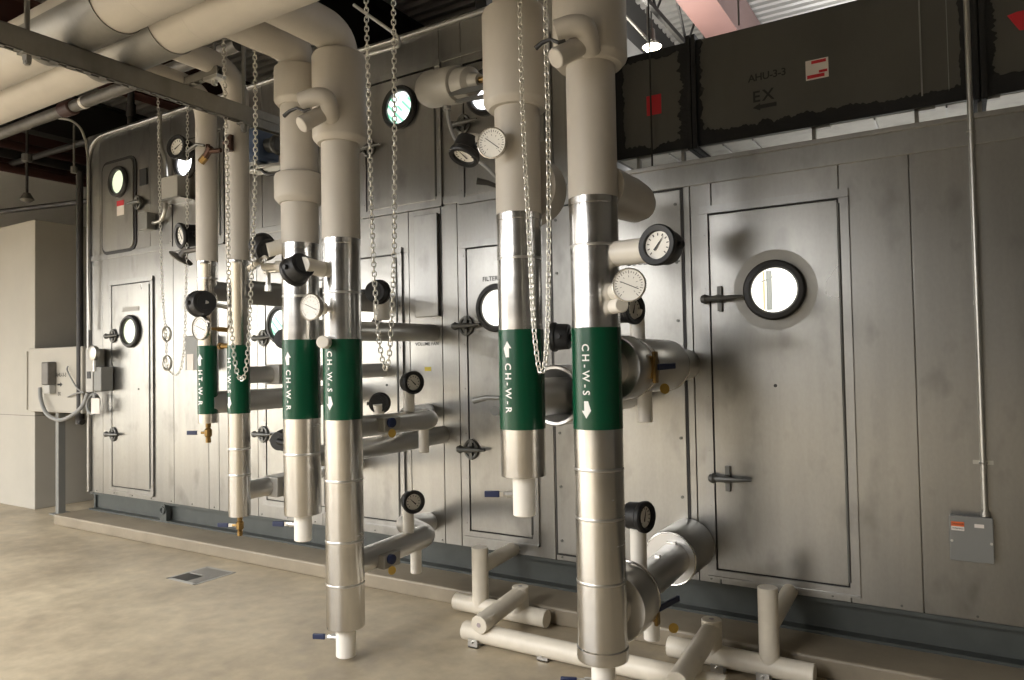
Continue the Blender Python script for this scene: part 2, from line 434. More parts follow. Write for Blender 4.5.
def porthole(leaf, c, R=.158, pane=M_lit, yface=0, bar=False):
    c = V((c[0], yface, c[2]))
    # ring: outer face slopes to a lip, hollow centre
    mb = MB().lathe([(R, 0), (R, .022), (R-.010, .034), (R-.032, .036), (R-.042, .024), (R-.042, -.004)], c, -Y, 48, cap0=False, cap1=False)
    r_ = obj('porthole_ring', mb, M_rubber, leaf)
    obj('pane', MB().lathe([(R-.041, 0), (R-.041, .003)], c+V((0, -.002, 0)), -Y, 40), pane, leaf)
    if bar:
        rr = R-.044; xb = c.x-.036; hb = math.sqrt(rr*rr-.05**2)
        mb = MB().box((xb-.004, c.y-.012, c.z-hb), (xb+.026, c.y-.0055, c.z+hb))
        mb.tube([(c.x-.07, c.y-.010, c.z+.045), (c.x-.03, c.y-.014, c.z+.060), (c.x-.002, c.y-.014, c.z+.072)], .004, 6)
        obj('conduit_behind_pane', mb, M_litbar, leaf, smooth=0)
        obj('edge_behind_pane', MB().box((xb-.022, c.y-.008, c.z-hb*.97), (xb-.011, c.y-.0055, c.z+hb*.97)), M_littan, leaf, smooth=0)
    return r_

def door(tl, tr, bl, br, latches=(), win=None, wR=.158, pane=M_lit, fr=.045, hinge=1, rounded=False, bar=False, plate=None):
    """leaf and flat frame at y=0, corners given as (x,z) bounds"""
    x0, x1, z0, z1 = tl, tr, bl, br
    mb = MB()
    t = -.016
    if rounded:
        def rr(a, b, c, d, r):
            p = []
            for cx, cz, s in ((b-r, d-r, 0), (a+r, d-r, 1), (a+r, c+r, 2), (b-r, c+r, 3)):
                for k in range(7):
                    q = PI/2*(s+k/6); p.append((cx+r*math.cos(q), cz+r*math.sin(q)))
            return p
        leaf = obj('access_door', MB().prism(rr(x0, x1, z0, z1, .07), (0, 0, 0), X, Z, -Y, .022), M_door, ahu, bevel=.004)
        g = rr(x0-.032, x1+.032, z0-.032, z1+.032, .10)
        obj('door_gasket', MB().prism(g, (0, 0, 0), X, Z, -Y, .010), M_rubber, leaf)
    else:
        leaf = obj('access_door', MB().box((x0, -.012, z0), (x1, .0, z1)), M_door, ahu, smooth=0, bevel=.003)
        obj('door_gasket', MB().box((x0-.008, -.005, z0-.008), (x1+.008, 0, z1+.008)), M_rubber, leaf, smooth=0)
        f = MB()
        a, b, c, d = x0-.008, x1+.008, z0-.008, z1+.008
        f.box((a-fr, t, c-fr), (a, 0, d+fr)).box((b, t, c-fr), (b+fr, 0, d+fr)).box((a, t, c-fr), (b, 0, c)).box((a, t, d), (b, 0, d+fr))
        f.box((a-fr, t-.008, d), (b+fr, 0, d+.012)).box((a-fr, t-.008, c-fr), (b+fr, 0, c-fr+.012))
        z = c+.05
        while z < d:
            for xx in (a-fr/2, b+fr/2): f.cyl((xx, t-.004, z), (xx, t, z), .006, seg=8)
            z += .3
        obj('door_frame', f, M_trim, leaf, smooth=0)
        h = MB(); hx = x1+.006 if hinge > 0 else x0-.006
        h.cyl((hx, -.018, z0+.02), (hx, -.018, z1-.02), .007, seg=8)
        obj('hinge', h, M_dkmetal, leaf)
    for l in latches: latch(leaf, l[0], l[1], l[2])
    if win is not None: porthole(leaf, win, wR, pane, -.012 if not rounded else -.022, bar)
    return leaf

def W(px, py): return at(px, py, y=0)
# big door with porthole, right of the cooling coil panel
xl, xr = wx(714, 390), wx(843, 390)
d10 = door(xl, xr, wz(785, 577), wz(780, 207), [(W(721, 299)+V((0, 0, 0)), 1, False), (W(729, 478), 1, False)], W(775, 290.3), .160, M_lit, bar=True)
obj('polish_mark', MB().lathe([(.16, 0), (.215, 0), (.215, .0006), (.16, .0006)], V((W(775, 290).x, -.012, W(775, 290).z)), -Y, 48, cap0=False, cap1=False), M_scuff, d10)
# filter section door
d8 = door(wx(470, 390), wx(531, 430), wz(500, 533), wz(498, 246), [(W(468, 326), 1, True), (W(473, 449), 1, True)], W(498.5, 308), .160, M_lit)
mb = MB(); p = W(503, 278); text_on(mb, 'FILTER SECTION', .042, (p.x, -.0135, p.z), X, Z); obj('door_lettering', mb, M_black, d8)
# lower doors further along
d5 = door(wx(400, 400)-.66, wx(399, 400), wz(385, 519), wz(383, 257), [(W(333, 330), 1, True)], W(366, 311), .160, M_lit)
d4 = door(wx(268, 430), wx(268, 430)+.66, wz(285, 501), wz(290, 284), [(W(265, 434), 1, True), (W(265, 338), 1, True)], W(283, 325), .160, M_litgreen)
d2 = door(wx(113.5, 400), wx(151, 400), wz(133, 488), wz(132, 284), [(W(115, 434), 1, True), (W(115, 336), 1, True)], W(132.3, 331.3), .158, M_litdim)
mb = MB(); p = W(132, 309); mb.box((p.x-.14, -.016, p.z-.022), (p.x+.14, -.012, p.z+.022)); obj('name_plate', mb, M_boxl, d2, smooth=0)
# upper doors
d1 = door(wx(104.5, 210), wx(135, 210), wz(120, 250), wz(120, 162), [(W(139.5, 203), -1, True)], W(121.5, 182.5), .155, M_litdim, rounded=True)
s = W(123, 207)
sg = MB().box((s.x-.062, -.026, s.z-.085), (s.x+.062, -.0225, s.z+.06)); sg = obj('warning_sign', sg, M_paper, d1, smooth=0)
obj('sign_header', MB().box((s.x-.062, -.0275, s.z+.008), (s.x+.062, -.026, s.z+.06)), M_redtag, d1, smooth=0)
d3 = door(wx(174, 220), wx(174, 220)+.68, wz(180, 245), wz(186, 141), [], W(187.5, 163), .160, M_litblue)
d6 = door(wx(368, 170), wx(436, 150), wz(400, 206), wz(400, 79), [(W(371, 149), 1, True)], W(401.5, 108.5), .158, M_litgreen)
d7 = door(wx(466, 170), wx(466, 170)+.62, wz(480, 194), wz(480, 62), [(W(465, 125), 1, True)], W(488, 93), .160, M_litblue)
# cooling coil access panel
x0, x1, z0, z1 = wx(556, 400), wx(686, 400), .33, wz(640, 196)
coil = obj('coil_panel', MB().box((x0, -.012, z0), (x1, 0, z1)), M_door, ahu, smooth=0, bevel=.003)
obj('panel_gasket', MB().box((x0-.012, -.008, z0-.012), (x1+.012, 0, z1+.012)), M_rubber, coil, smooth=0)
mb = MB(); p = W(650, 262); text_on(mb, 'COOLING COIL', .046, (p.x+.02, -.0135, p.z), X, Z); obj('panel_lettering', mb, M_black, coil)
mb = MB()
for k in range(7):
    zz = z0+.08+(z1-z0-.16)*k/6
    for xx in (x0+.03, x1-.03): mb.cyl((xx, -.018, zz), (xx, -.012, zz), .009, seg=8)
obj('panel_screws', mb, M_dkmetal, coil)
# stencil and yellow sticker between the doors; raised cover strip
cs = MB().box((wx(417, 260), -.03, wz(428, 317)), (wx(440, 260), 0, wz(428, 215)))
obj('cover_strip', cs, M_trim, ahu, smooth=0, bevel=.004)
p = W(427, 344); obj('stencil', text_on(MB(), 'VOLUME FAN', .034, (p.x, -.0015, p.z), X, Z), M_black, ahu)
p = W(428, 369); obj('yellow_sticker', MB().box((p.x-.028, -.002, p.z-.014), (p.x+.028, 0, p.z+.014)), M_yellow, ahu, smooth=0)
mb = MB()
for q in ((140, 389), (776, 385.5), (388, 385)):
    p = W(*q); mb.cyl((p.x, -.016, p.z), (p.x, 0, p.z), .009, seg=10)
obj('test_port', mb, M_black, ahu)

# electrical box and conduit on the unit's side
p0, p1 = at(950, 513, y=0), at(993, 559, y=0)
jb = thing('junction_box', 'grey steel junction box low on the galvanised wall under a vertical conduit', 'electrical box', (0.025, 0, p1.z))
obj('body', MB().box((p0.x, -.055, .572), (p1.x, 0, .772)), M_box, jb, smooth=0, bevel=.004)
obj('cover', MB().box((p0.x-.004, -.062, .568), (p1.x+.004, -.055, .776)), M_box, jb, smooth=0, bevel=.003)
obj('warning_label', MB().box((p0.x+.004, -.0645, .727), (p0.x+.055, -.062, .748)), M_orange, jb, smooth=0)
mb = MB().box((p0.x+.004, -.0645, .708), (p0.x+.055, -.062, .727)).box((p0.x+.095, -.0645, .728), (p0.x+.132, -.062, .744))
obj('paper_label', mb, M_paper, jb, smooth=0)
mb = MB(); text_on(mb, 'DANGER', .012, (p0.x+.03, -.065, .7375), X, Z); text_on(mb, 'WARNING', .009, (p0.x+.03, -.065, .7175), X, Z)
obj('label_lettering', mb, M_black, jb)
mb = MB()
for xx, zz in ((p0.x+.005, .66), (p1.x-.005, .66)): mb.cyl((xx, -.067, zz), (xx, -.062, zz), .006, seg=10)
obj('cover_screw', mb, M_valve, jb)
cx = .083
cdt = thing('conduit', 'vertical steel conduit running down the galvanised wall to the grey junction box', 'conduit', (cx, -.03, .776))
obj('pipe', MB().cyl((cx, -.03, .776), (cx, -.03, 5.38), .0125, seg=16), M_conduit, cdt)
for za, zb, r_ in ((.776, .80, .019), (1.75, 1.77, .016)): obj('connector', MB().cyl((cx, -.03, za), (cx, -.03, zb), r_, seg=12), M_conduit, cdt)
for zz in (2.56, 1.02):
    obj('strap', MB().box((cx-.04, -.006, zz-.009), (cx+.04, -.0, zz+.009)).ring((cx, -.03, zz), Z, .0145, .004, 20, 6), M_conduit, cdt)

# ------------------------------------------------------------------ dark duct above the low section
DY, DZ0 = .5, 2.868
DZ1 = at(745, 28, y=.5).z; DB = 1.15
dx = lambda px, py: at(px, py, y=DY).x
DX0, DX1 = dx(614, 110), 2.2
duct = thing('exhaust_duct', 'dark rectangular exhaust duct with black sealed joints above the low galvanised section', 'duct', (-.4, 1.1, DZ0))
obj('duct_body', MB().box((DX0, DY, DZ0), (DX1, DB, DZ1)), M_duct, duct, smooth=0, bevel=.005)
obj('duct_underside', MB().box((DX0+.03, DY+.03, DZ0-.003), (DX1, DB-.02, DZ0)), M_under, duct, smooth=0)
for q in (668, 722, 752, 875, 948):
    xq = at(q, 150, y=DY).x; obj('underside_seam', MB().box((xq-.004, DY+.03, DZ0-.016), (xq+.004, DB-.02, DZ0-.003)), M_trim, duct, smooth=0)
obj('stiffener', MB().box((dx(921, 60)-.004, DY-.010, DZ0+.06), (dx(921, 60)+.004, DY, DZ1)).box((dx(948, 60)-.002, DY-.006, DZ0+.06), (dx(948, 60)+.002, DY, DZ1)), M_trim, duct, smooth=0)
def ragged(pts_a, pts_b, amp, n):
    """strip between line a (straight) and line b (ragged)"""
    from mathutils import noise as mn
    sd = random.random()*50; n = n*2
    out = MB(); a0, a1 = pts_a; b0, b1 = pts_b; vs = []; fs = []
    for i in range(n+1):
        t = i/n; pa = V(a0).lerp(V(a1), t); pb = V(b0).lerp(V(b1), t)
        d = (pb-pa).normalized(); k = t*(V(a1)-V(a0)).length
        q = mn.noise((k*5, sd, 0))*1.1+mn.noise((k*17, sd, 3))*.9+mn.noise((k*60, sd, 7))*.7
        pb = pb+d*amp*q*1.3
        vs += [pa, pb]
    o = len(vs); vs += [v+V((0, .006, 0)) for v in vs]
    for i in range(n):
        fs.append((2*i, 2*i+2, 2*i+3, 2*i+1)); fs.append((2*i+1, 2*i+3, o+2*i+3, o+2*i+1))
    return out.add(vs, fs)
def mastic(xa, xb, za, zb, amp=.018, n=60):
    return ragged(((xa, DY-.006, za), (xb, DY-.006, zb)), ((xa, DY-.006, za), (xb, DY-.006, zb)), amp, n)
def strip(name, a, b, amp, n, parent=duct):
    return obj(name, ragged(a, b, amp, n), M_mastic, parent, smooth=0)
f1 = (dx(689, 100)+dx(697, 100))/2; f2 = (dx(983, 60)+dx(975, 60))/2
yy = DY-.005
seal = strip('joint_sealant', ((DX0, yy, DZ0), (DX0, yy, DZ1)), ((DX0+.07, yy, DZ0), (DX0+.07, yy, DZ1)), .012, 50)
strip('joint_sealant', ((f1, yy, DZ0), (f1, yy, DZ1)), ((f1-.075, yy, DZ0), (f1-.075, yy, DZ1)), .022, 60)
strip('joint_sealant', ((f1, yy, DZ0), (f1, yy, DZ1)), ((f1+.065, yy, DZ0), (f1+.065, yy, DZ1)), .016, 60)
strip('joint_sealant', ((f2, yy, DZ0), (f2, yy, DZ1)), ((f2-.085, yy, DZ0), (f2-.085, yy, DZ1)), .008, 50)
strip('joint_sealant', ((f2, yy, DZ0), (f2, yy, DZ1)), ((f2+.07, yy, DZ0), (f2+.07, yy, DZ1)), .022, 60)
strip('joint_sealant', ((DX0, yy-.001, DZ0), (f1, yy-.001, DZ0)), ((DX0, yy-.001, DZ0+.06), (f1, yy-.001, DZ0+.06)), .02, 50)
strip('joint_sealant', ((f1, yy-.001, DZ0), (f2, yy-.001, DZ0)), ((f1, yy-.001, DZ0+.085), (f2, yy-.001, DZ0+.075)), .016, 120)
strip('joint_sealant', ((f2, yy-.001, DZ0), (DX1, yy-.001, DZ0)), ((f2, yy-.001, DZ0+.08), (DX1, yy-.001, DZ0+.08)), .016, 60)
strip('joint_sealant', ((DX0, yy-.001, DZ1), (f1, yy-.001, DZ1)), ((DX0, yy-.001, DZ1-.05), (f1, yy-.001, DZ1-.05)), .014, 40)
for x in (f1, f2):
    obj('flange', MB().box((x-.03, DY-.035, DZ0-.02), (x-.004, DB+.03, DZ1+.03)).box((x+.004, DY-.035, DZ0-.02), (x+.03, DB+.03, DZ1+.03)), M_mastic, duct, smooth=0)
mb = MB(); p = at(767, 75.5, y=DY); text_on(mb, 'AHU-3-3', .062, (p.x, DY-.0015, p.z), X, Z, .95)
p = at(763, 96, y=DY); text_on(mb, 'EX', .095, (p.x, DY-.0015, p.z), X, Z, 1.25)
obj('duct_lettering', mb, M_black, duct)
p = at(764.5, 104, y=DY); obj('flow_arrow', MB().prism(arrow2d(.14, .024, .045, .045), (p.x, DY, p.z-.012), -X, Z, -Y, .0015), M_black, duct)
p = at(817, 69, y=DY)
lb = obj('paper_label', MB().box((p.x-.062, DY-.002, p.z-.058), (p.x+.062, DY, p.z+.058)), M_paper, duct, smooth=0)
for a_ in ((-.03, .034, .05, .052), (-.055, -.05, .04, -.03), (.01, -.025, .055, -.01)): obj('label_stripe', MB().box((p.x+a_[0], DY-.0035, p.z+a_[1]), (p.x+a_[2], DY-.002, p.z+a_[3])), M_redtag, lb, smooth=0)
for q, h in ((654, 105), ):
    p = at(q, h, y=DY); obj('red_tag', MB().box((p.x-.05, DY-.002, p.z-.065), (p.x+.05, DY, p.z+.065)), M_redtag, duct, smooth=0)
p = at(1024, 20, y=DY); obj('red_tag', MB().prism([(-.07, .04), (-.02, -.05), (.07, -.05), (.07, .05), (-.03, .05)], (p.x, DY, p.z), X, Z, -Y, .002), M_redtag, duct, smooth=0)
# duct supports on the roof of the low section
for q in (645, 690, 822, 926, 990):
    x = at(q, 140, y=.55).x
    o = obj('duct_support', MB().box((x-.05, .52, LZ+.012), (x+.05, .56, LZ+.03)).box((x-.05, .52, LZ+.03), (x-.03, .56, DZ0)).box((x-.05, .52, DZ0-.012), (x+.05, .56, DZ0)), M_strut, smooth=0, loc=(x, .54, LZ+.012))
    tag(o, {645: 'steel bracket under the dark duct beside the thick cream riser', 690: 'steel bracket under the first black sealed joint of the dark duct', 822: 'steel bracket under the dark duct below the red and white label', 926: 'steel bracket under the dark duct near the thin stiffener line', 990: 'steel bracket under the dark duct behind the tall wall conduit'}[q], 'bracket', 'brackets under the dark duct')

# ------------------------------------------------------------------ high-bay lamp and ceiling bits
lp = at(652, 47, y=2.4)
lamp = thing('high_bay_lamp', 'glowing round high-bay lamp hanging above the dark duct', 'ceiling lamp', lp)
obj('reflector', MB().lathe([(.03, .07), (.05, .045), (.093, 0), (.088, 0), (.045, .04), (.025, .06)], lp, Z, 24), M_steel, lamp)
obj('lens', MB().lathe([(.012, -.05), (.05, -.035), (.08, -.006), (.085, .003)], lp, Z, 24), M_lamp, lamp)
obj('ballast', MB().cyl(lp+V((0, 0, .06)), lp+V((0, 0, .17)), .035, .03, 16, .006), M_dkmetal, lamp)
obj('hanger', MB().cyl(lp+V((0, 0, .16)), V((lp.x, lp.y, 5.42)), .008, seg=8), M_dkmetal, lamp)
a, b = at(620, 10, y=2.2), at(648, 40, y=2.45)
tag(obj('cable_conduit', MB().cyl(a, b, .014, seg=12).cyl(b, V((b.x, b.y, 5.42)), .01, seg=8), M_conduit, loc=a), 'pale slanting conduit leading to the round lamp above the duct', 'conduit')
for q, yv, zb, lb in ((649, .45, LZ+.02, 'thin dark hanger wire in front of the square red tag on the duct'), (739, .44, DZ1, 'thin pale hanger rod in front of the red roof beam')):
    p = at(q, 30, y=yv)
    tag(obj('hanger_rod', MB().cyl((p.x, yv, zb), (p.x, yv, 5.42), .006, seg=8), M_greypipe if q == 739 else M_darkpipe, loc=(p.x, yv, zb)), lb, 'hanger rod')

# ------------------------------------------------------------------ risers
RY = -1.25
def azv(a): return V((math.sin(a), -math.cos(a), 0))    # 0 = facing -y
def wrap(mb, vs, fs, cx_, R, z, az):
    """flat (x,y) shape wrapped on the riser: local x runs down the pipe, local y to +x side"""
    out = []
    for p in vs:
        a = az+p.y/R; d = azv(a); out.append(V((cx_, RY, z))+d*(R+.0028)-Z*p.x)
    return mb.add(out, fs)
def subd(poly, cuts=4):
    b = bmesh.new(); b.faces.new([b.verts.new((p[0], p[1], 0)) for p in poly])
    bmesh.ops.triangulate(b, faces=b.faces); bmesh.ops.subdivide_edges(b, edges=b.edges, cuts=cuts, use_grid_fill=True); b.verts.index_update()
    vs = [v.co.copy() for v in b.verts]; fs = [[v.index for v in f.verts] for f in b.faces]; b.free(); return vs, fs
def riser(x, R, zj, zband, zend, text, arrow_up, tz, az, ts, label, top, cuffs=(), stub=None, seams=(), collar=False):
    """top: ('elbow', z, y_end) ; cuffs: (z0,z1,R)"""
    t = thing('riser_pipe', label, 'pipe', (x, RY, zend))
    # cream insulated upper length with elbow
    Rc = R*1.012 if R > .08 else R*1.09
    if top:
        zc, ye = top
        mb = MB().tube(fillet([(x, RY, zj), (x, RY, zc), (x, ye, zc)], .13 if R > .08 else .2, 10), Rc, 36)
    obj('insulated_length', mb, M_cream, t)
    for (z0, z1, Rf) in cuffs:
        obj('insulation_cuff', MB().lathe([(Rc*.95, z0), (Rf-.024, z0), (Rf-.004, z0+.022), (Rf, z0+.034), (Rf, z1-.022), (Rf-.006, z1-.008), (Rf-.02, z1), (Rc*.95, z1)], (x, RY, 0), Z, 40), M_cream, t)
    prof = [(R*.9, zend), (R*.985, zend), (R, zend+.004)]
    if collar: prof = [(R*.9, zend), (R*1.02, zend), (R*1.05, zend+.012), (R*1.05, zend+.05), (R, zend+.055)]
    prof += [(R, zj-.03), (R*1.02, zj-.028), (R*1.02, zj), (Rc*.9, zj)]
    jk = obj('metal_jacket', MB().lathe(prof, (x, RY, 0), Z, 48), M_jacket, t)
    for s_ in seams:
        mb = MB().lathe([(R, s_-.006), (R+.0012, s_-.003), (R+.0012, s_+.003), (R, s_+.006)], (x, RY, 0), Z, 48, False, False)
        obj('jacket_seam', mb, M_elbow, jk)
    z0, z1 = zband
    bd = obj('marker_band', MB().lathe([(R, z0), (R+.0016, z0), (R+.0016, z1), (R, z1)], (x, RY, 0), Z, 48, False, False), M_green, t)
    mb = MB(); vs, fs = text_flat(text, ts*.92, 1.5, 1); L = max(p.x for p in vs)-min(p.x for p in vs)
    wrap(mb, vs, fs, x, R, tz, az); obj('lettering', mb, M_white, bd)
    al = ts*1.5
    vs, fs = subd(arrow2d(al, ts*.38, ts*.85, al*.45))
    if arrow_up: vs = [V((-p.x, -p.y, 0)) for p in vs]
    az_ = tz + (L/2+al*.85)*(1 if arrow_up else -1)
    mb = MB(); wrap(mb, vs, fs, x, R, az_, az); obj('flow_arrow', mb, M_white, bd)
    if stub:
        sr, z2 = stub
        obj('drain_stub', MB().lathe([(sr-.006, z2), (sr, z2+.005), (sr, zend+.003)], (x, RY, 0), Z, 28), M_pvc, t)
    return t
ex = [-3.862, -3.575, -3.050, -2.740, -1.649, -1.284]
riser(ex[0], .0575, 2.165, (1.245, 1.655), 1.19, 'HT-W-R', True, at(208, 387, y=RY).z, .12, .047, 'slim metal-jacketed riser, green HT-W-R band, its arrow up, hanging above a brass drain valve', (3.21, -1.95), seams=(2.06,))
riser(ex[1], .0615, 2.145, (1.255, 1.650), .662, 'HT-W-S', False, at(236, 375, y=RY).z, -.10, .047, 'slim metal-jacketed riser behind the hanging chain loop, green HT-W-S band', (3.27, -1.95), seams=(1.05, .9))
riser(ex[2], .0990, 2.188, (1.240, 1.665), .724, 'CH-W-R', True, at(301, 389, y=RY).z, .08, .047, 'thick riser with double cream cuffs and green CH-W-R band, standing beside the longest riser', (3.275, -1.93), cuffs=((2.41, 2.575, .135), (2.945, 3.165, .131)), stub=(.047, .578), seams=(1.9, 1.05))
riser(ex[3], .0985, 2.182, (1.243, 1.658), .175, 'CH-W-S', False, at(343, 371, y=RY).z, .05, .047, 'longest thick riser reaching almost to the floor, green CH-W-S band, arrow down', (3.27, -1.95), cuffs=((2.685, 3.165, .142),), stub=(.052, .022), seams=(1.9, .93, .62, .40))
riser(ex[4], .1000, 2.179, (1.231, 1.666), 1.024, 'CH-W-R', True, at(521, 387, y=RY).z, -.10, .047, 'short thick riser with green CH-W-R band ending well above the floor pipes', (3.55, -2.6), cuffs=((2.65, 3.10, .150),), stub=(.050, .847), seams=(1.98,))
riser(ex[5], .1020, 2.201, (1.244, 1.660), .30, 'CH-W-S', False, at(597, 369, y=RY).z, -.02, .047, 'thickest riser in front of the cooling coil panel, green CH-W-S band', (3.75, -2.9), cuffs=((2.76, 3.42, .156),), stub=(.050, .03), seams=(2.0, 1.08, .88, .62), collar=True)

# ------------------------------------------------------------------ valves, drains
def ball_valve(c, lever, label, body=M_brass, stem=0, group=None, grip=M_blue, size=1.0):
    """small ball valve: hex body, ends, stem and a straight lever with vinyl grip"""
    c = V(c); d = V(lever).normalized(); s = size
    t = thing('drain_valve', label, 'valve', c, group)
    mb = MB().lathe([(.012*s, -.06*s), (.016*s, -.058*s), (.016*s, -.032*s), (.012*s, -.03*s), (.022*s, -.018*s), (.022*s, .018*s), (.012*s, .03*s), (.016*s, .032*s), (.016*s, .06*s)], c, Z, 10)
    mb.cyl(c, c+d*.045*s, .009*s, seg=8)
    obj('valve_body', mb, body, t)
    up_ = Z
    h = MB().obox(c+d*.06*s, d, Z, d.cross(Z), .04*s, .009*s, .003*s)
    obj('lever', h, M_valve, t, smooth=0)
    obj('grip', MB().obox(c+d*.105*s, d, Z, d.cross(Z), .034*s, .0125*s, .0075*s), grip, t, bevel=.004)
    return t
rl = azv(-.9)    # levers point out and sideways
lv = V((-.92, -.39, 0))
v1 = ball_valve((ex[0], RY, 1.13), lv, 'brass drain valve under the slim HT-W-R riser', M_brass)
ball_valve((ex[1], RY, .605), lv, 'brass drain valve with blue grip under the slim HT-W-S riser', M_brass)
def side_valve(c, lever, label):
    c = V(c); d = V(lever).normalized()
    t = thing('drain_valve', label, 'valve', c)
    obj('valve_body', MB().cyl(c-d*.01, c+d*.028, .016, seg=10, ch=.003).cyl(c+d*.02, c+d*.042, .011, seg=6), M_valve, t)
    obj('lever', MB().obox(c+d*.050, d, Z, d.cross(Z), .030, .010, .003), M_valve, t, smooth=0)
    obj('grip', MB().obox(c+d*.092, d, Z, d.cross(Z), .034, .014, .008), M_blue, t, bevel=.004)
    return t
side_valve((ex[2]+lv.x*.05, RY+lv.y*.05, .665), lv, 'blue-gripped valve on the white stub under the double-cuffed CH-W-R riser')
side_valve((ex[3]+lv.x*.055, RY+lv.y*.055, .115), lv, 'blue-gripped valve on the white stub almost touching the floor')
side_valve((ex[4]+lv.x*.052, RY+lv.y*.052, .94), lv, 'blue-gripped valve on the white stub of the short thick riser')
side_valve((ex[5]+lv.x*.052, RY+lv.y*.052, .20), lv, 'blue-gripped valve under the riser in front of the coil panel')

def insulated_drain(q, label, k):
    """cream insulated valve leg on a riser cuff: a goose-neck over a capped stub, with a lever between; q = image anchor of the cuff"""
    P = lambda dx, dy, y: at(q[0]+dx*k, q[1]+dy*k, y=y)
    t = thing('insulated_valve_leg', label, 'valve', P(-10, 10, -1.40))
    obj('gooseneck', MB().tube(fillet([P(-8, 18, -1.36), P(-13, -3, -1.46), P(-24, -4, -1.49), P(-38, 1, -1.51)], .06), .043, 24), M_cream, t)
    obj('stub', MB().cyl(P(-4, 6, -1.34), P(-39, 25, -1.52), .040, seg=28, ch=.004), M_cream, t)
    obj('lever', MB().tube([P(-30, 9, -1.56), P(-36, 11, -1.57), P(-43, 8, -1.57), P(-50, 11, -1.57), P(-56, 16, -1.57)], [.006, .008, .007, .009, .010], 8), M_rubber, t)
    return t
insulated_drain((340, 100), 'cream insulated valve leg on the cuff of the longest riser', 1.0)
insulated_drain((600, 30), 'cream insulated valve leg on the cuff above the coil-panel riser', 1.15)

# ------------------------------------------------------------------ gauges
def pressure_gauge(c, face, R, label, depth=.075, stem=None, needle=.6, stem_r=.012, stem_m=None, tab=True):
    """black cased gauge: flared case, bezel, white dial, pointer, ticks; c = dial centre"""
    c = V(c); f = V(face).normalized(); a, u, w = frame(f)
    if abs(f.z) < .95: w = (Z-f*f.z).normalized(); u = w.cross(f).normalized()
    t = thing('pressure_gauge', label, 'gauge', c-f*depth)
    prof = [(R*.30, -depth), (R*.82, -depth), (R*.86, -depth+.006), (R*.9, -.02), (R*1.0, -.012), (R*1.02, .006), (R*.95, .014), (R*.71, .011), (R*.67, -.006)]
    k = obj('case', MB().lathe(prof, c, f, 40, True, False), M_case, t)
    if tab: obj('relief_plug', MB().lathe([(R*.55, -depth-.004), (R*.55, -depth), (R*.5, -depth+.001)], c, f, 24).cyl(c+u*R*.86-f*depth*.5, c+u*R*1.10-f*depth*.5, R*.16, seg=12), M_case, t)
    dl = obj('dial', MB().lathe([(R*.68, -.006), (R*.68, -.003)], c, f, 36), M_dial, t)
    mb = MB()
    for i in range(11):
        q = math.radians(-135+27*i); d = u*math.sin(q)+w*math.cos(q); e = f.cross(d)
        mb.obox(c+d*R*.53-f*.002, d, e, f, R*.06, R*.022, .0008)
    obj('dial_ticks', mb, M_black, dl, smooth=0)
    q = needle; d = u*math.sin(q)+w*math.cos(q); e = f.cross(d)
    obj('pointer', MB().prism([(-.3*R, -.06*R), (.1*R, -.035*R), (.52*R, 0), (.1*R, .035*R), (-.3*R, .06*R)], c, d, e, f, .001), M_black, dl, smooth=0)
    if stem is not None:
        s = V(stem); obj('siphon', MB().cyl(s, c-f*depth*.97, stem_r, seg=20), stem_m or M_brass, t)
    return t
def thermometer(c, face, R, label, stem=None, needle=-1.2, stem_r=.03, stem_m=None):
    c = V(c); f = V(face).normalized(); w = (Z-f*f.z).normalized(); u = w.cross(f).normalized()
    t = thing('dial_thermometer', label, 'thermometer', c-f*.02)
    obj('case', MB().lathe([(R*.5, -.022), (R*.95, -.02), (R*1.0, -.008), (R*1.0, .006), (R*.94, .009), (R*.9, .002)], c, f, 40, True, False), M_steel, t)
    dl = obj('dial', MB().lathe([(R*.92, -.001), (R*.92, .002)], c, f, 36), M_dial, t)
    mb = MB()
    for i in range(25):
        q = math.radians(-140+280*i/24); d = u*math.sin(q)+w*math.cos(q); e = f.cross(d); L = .09 if i % 3 == 0 else .05
        mb.obox(c+d*R*.76+f*.0025, d, e, f, R*L, R*.018, .0006)
        if i % 3 == 0: mb.obox(c+d*R*.50+f*.0025, d, e, f, R*.05, R*.012, .0006)
    obj('dial_ticks', mb, M_greypipe, dl, smooth=0)
    d = u*math.sin(needle)+w*math.cos(needle); e = f.cross(d)
    obj('pointer', MB().prism([(-.62*R, -.022*R), (.5*R, -.022*R), (.62*R, 0), (.5*R, .022*R), (-.62*R, .022*R)], c+f*.0025, d, e, f, .001), M_black, dl, smooth=0)
    if stem is not None: obj('well', MB().cyl(V(stem), c-f*.03, stem_r*.6, seg=20).cyl(V(stem), V(stem).lerp(c-f*.03, .55), stem_r, seg=20), stem_m or M_pvc, t)
    return t
def on(px_, py_, y): return at(px_, py_, y=y)

# riser before the coil panel
c = on(657.5, 245, -1.33)
pressure_gauge(c, (-.16, -1, .03), .080, 'black-rimmed pressure gauge on a white stub beside the coil-panel riser', .085, (ex[5]+.08, RY, c.z-.005), .65, .052, M_pvc)
c = on(629, 285, -1.42)
thermometer(c, (.16, -1, .0), .066, 'big steel-rimmed thermometer dial in front of the coil-panel riser', (ex[5]+.07, RY, c.z-.01), -1.15, .035)
c = on(622, 305, -1.34)
tag(obj('capped_stub', MB().cyl((ex[5]+.06, RY+.0, c.z), (c.x, RY-.09, c.z+.0), .030, seg=24, ch=.004), M_pvc, loc=(ex[5]+.09, RY, c.z)), 'short white capped stub below the big thermometer dial', 'pipe stub')
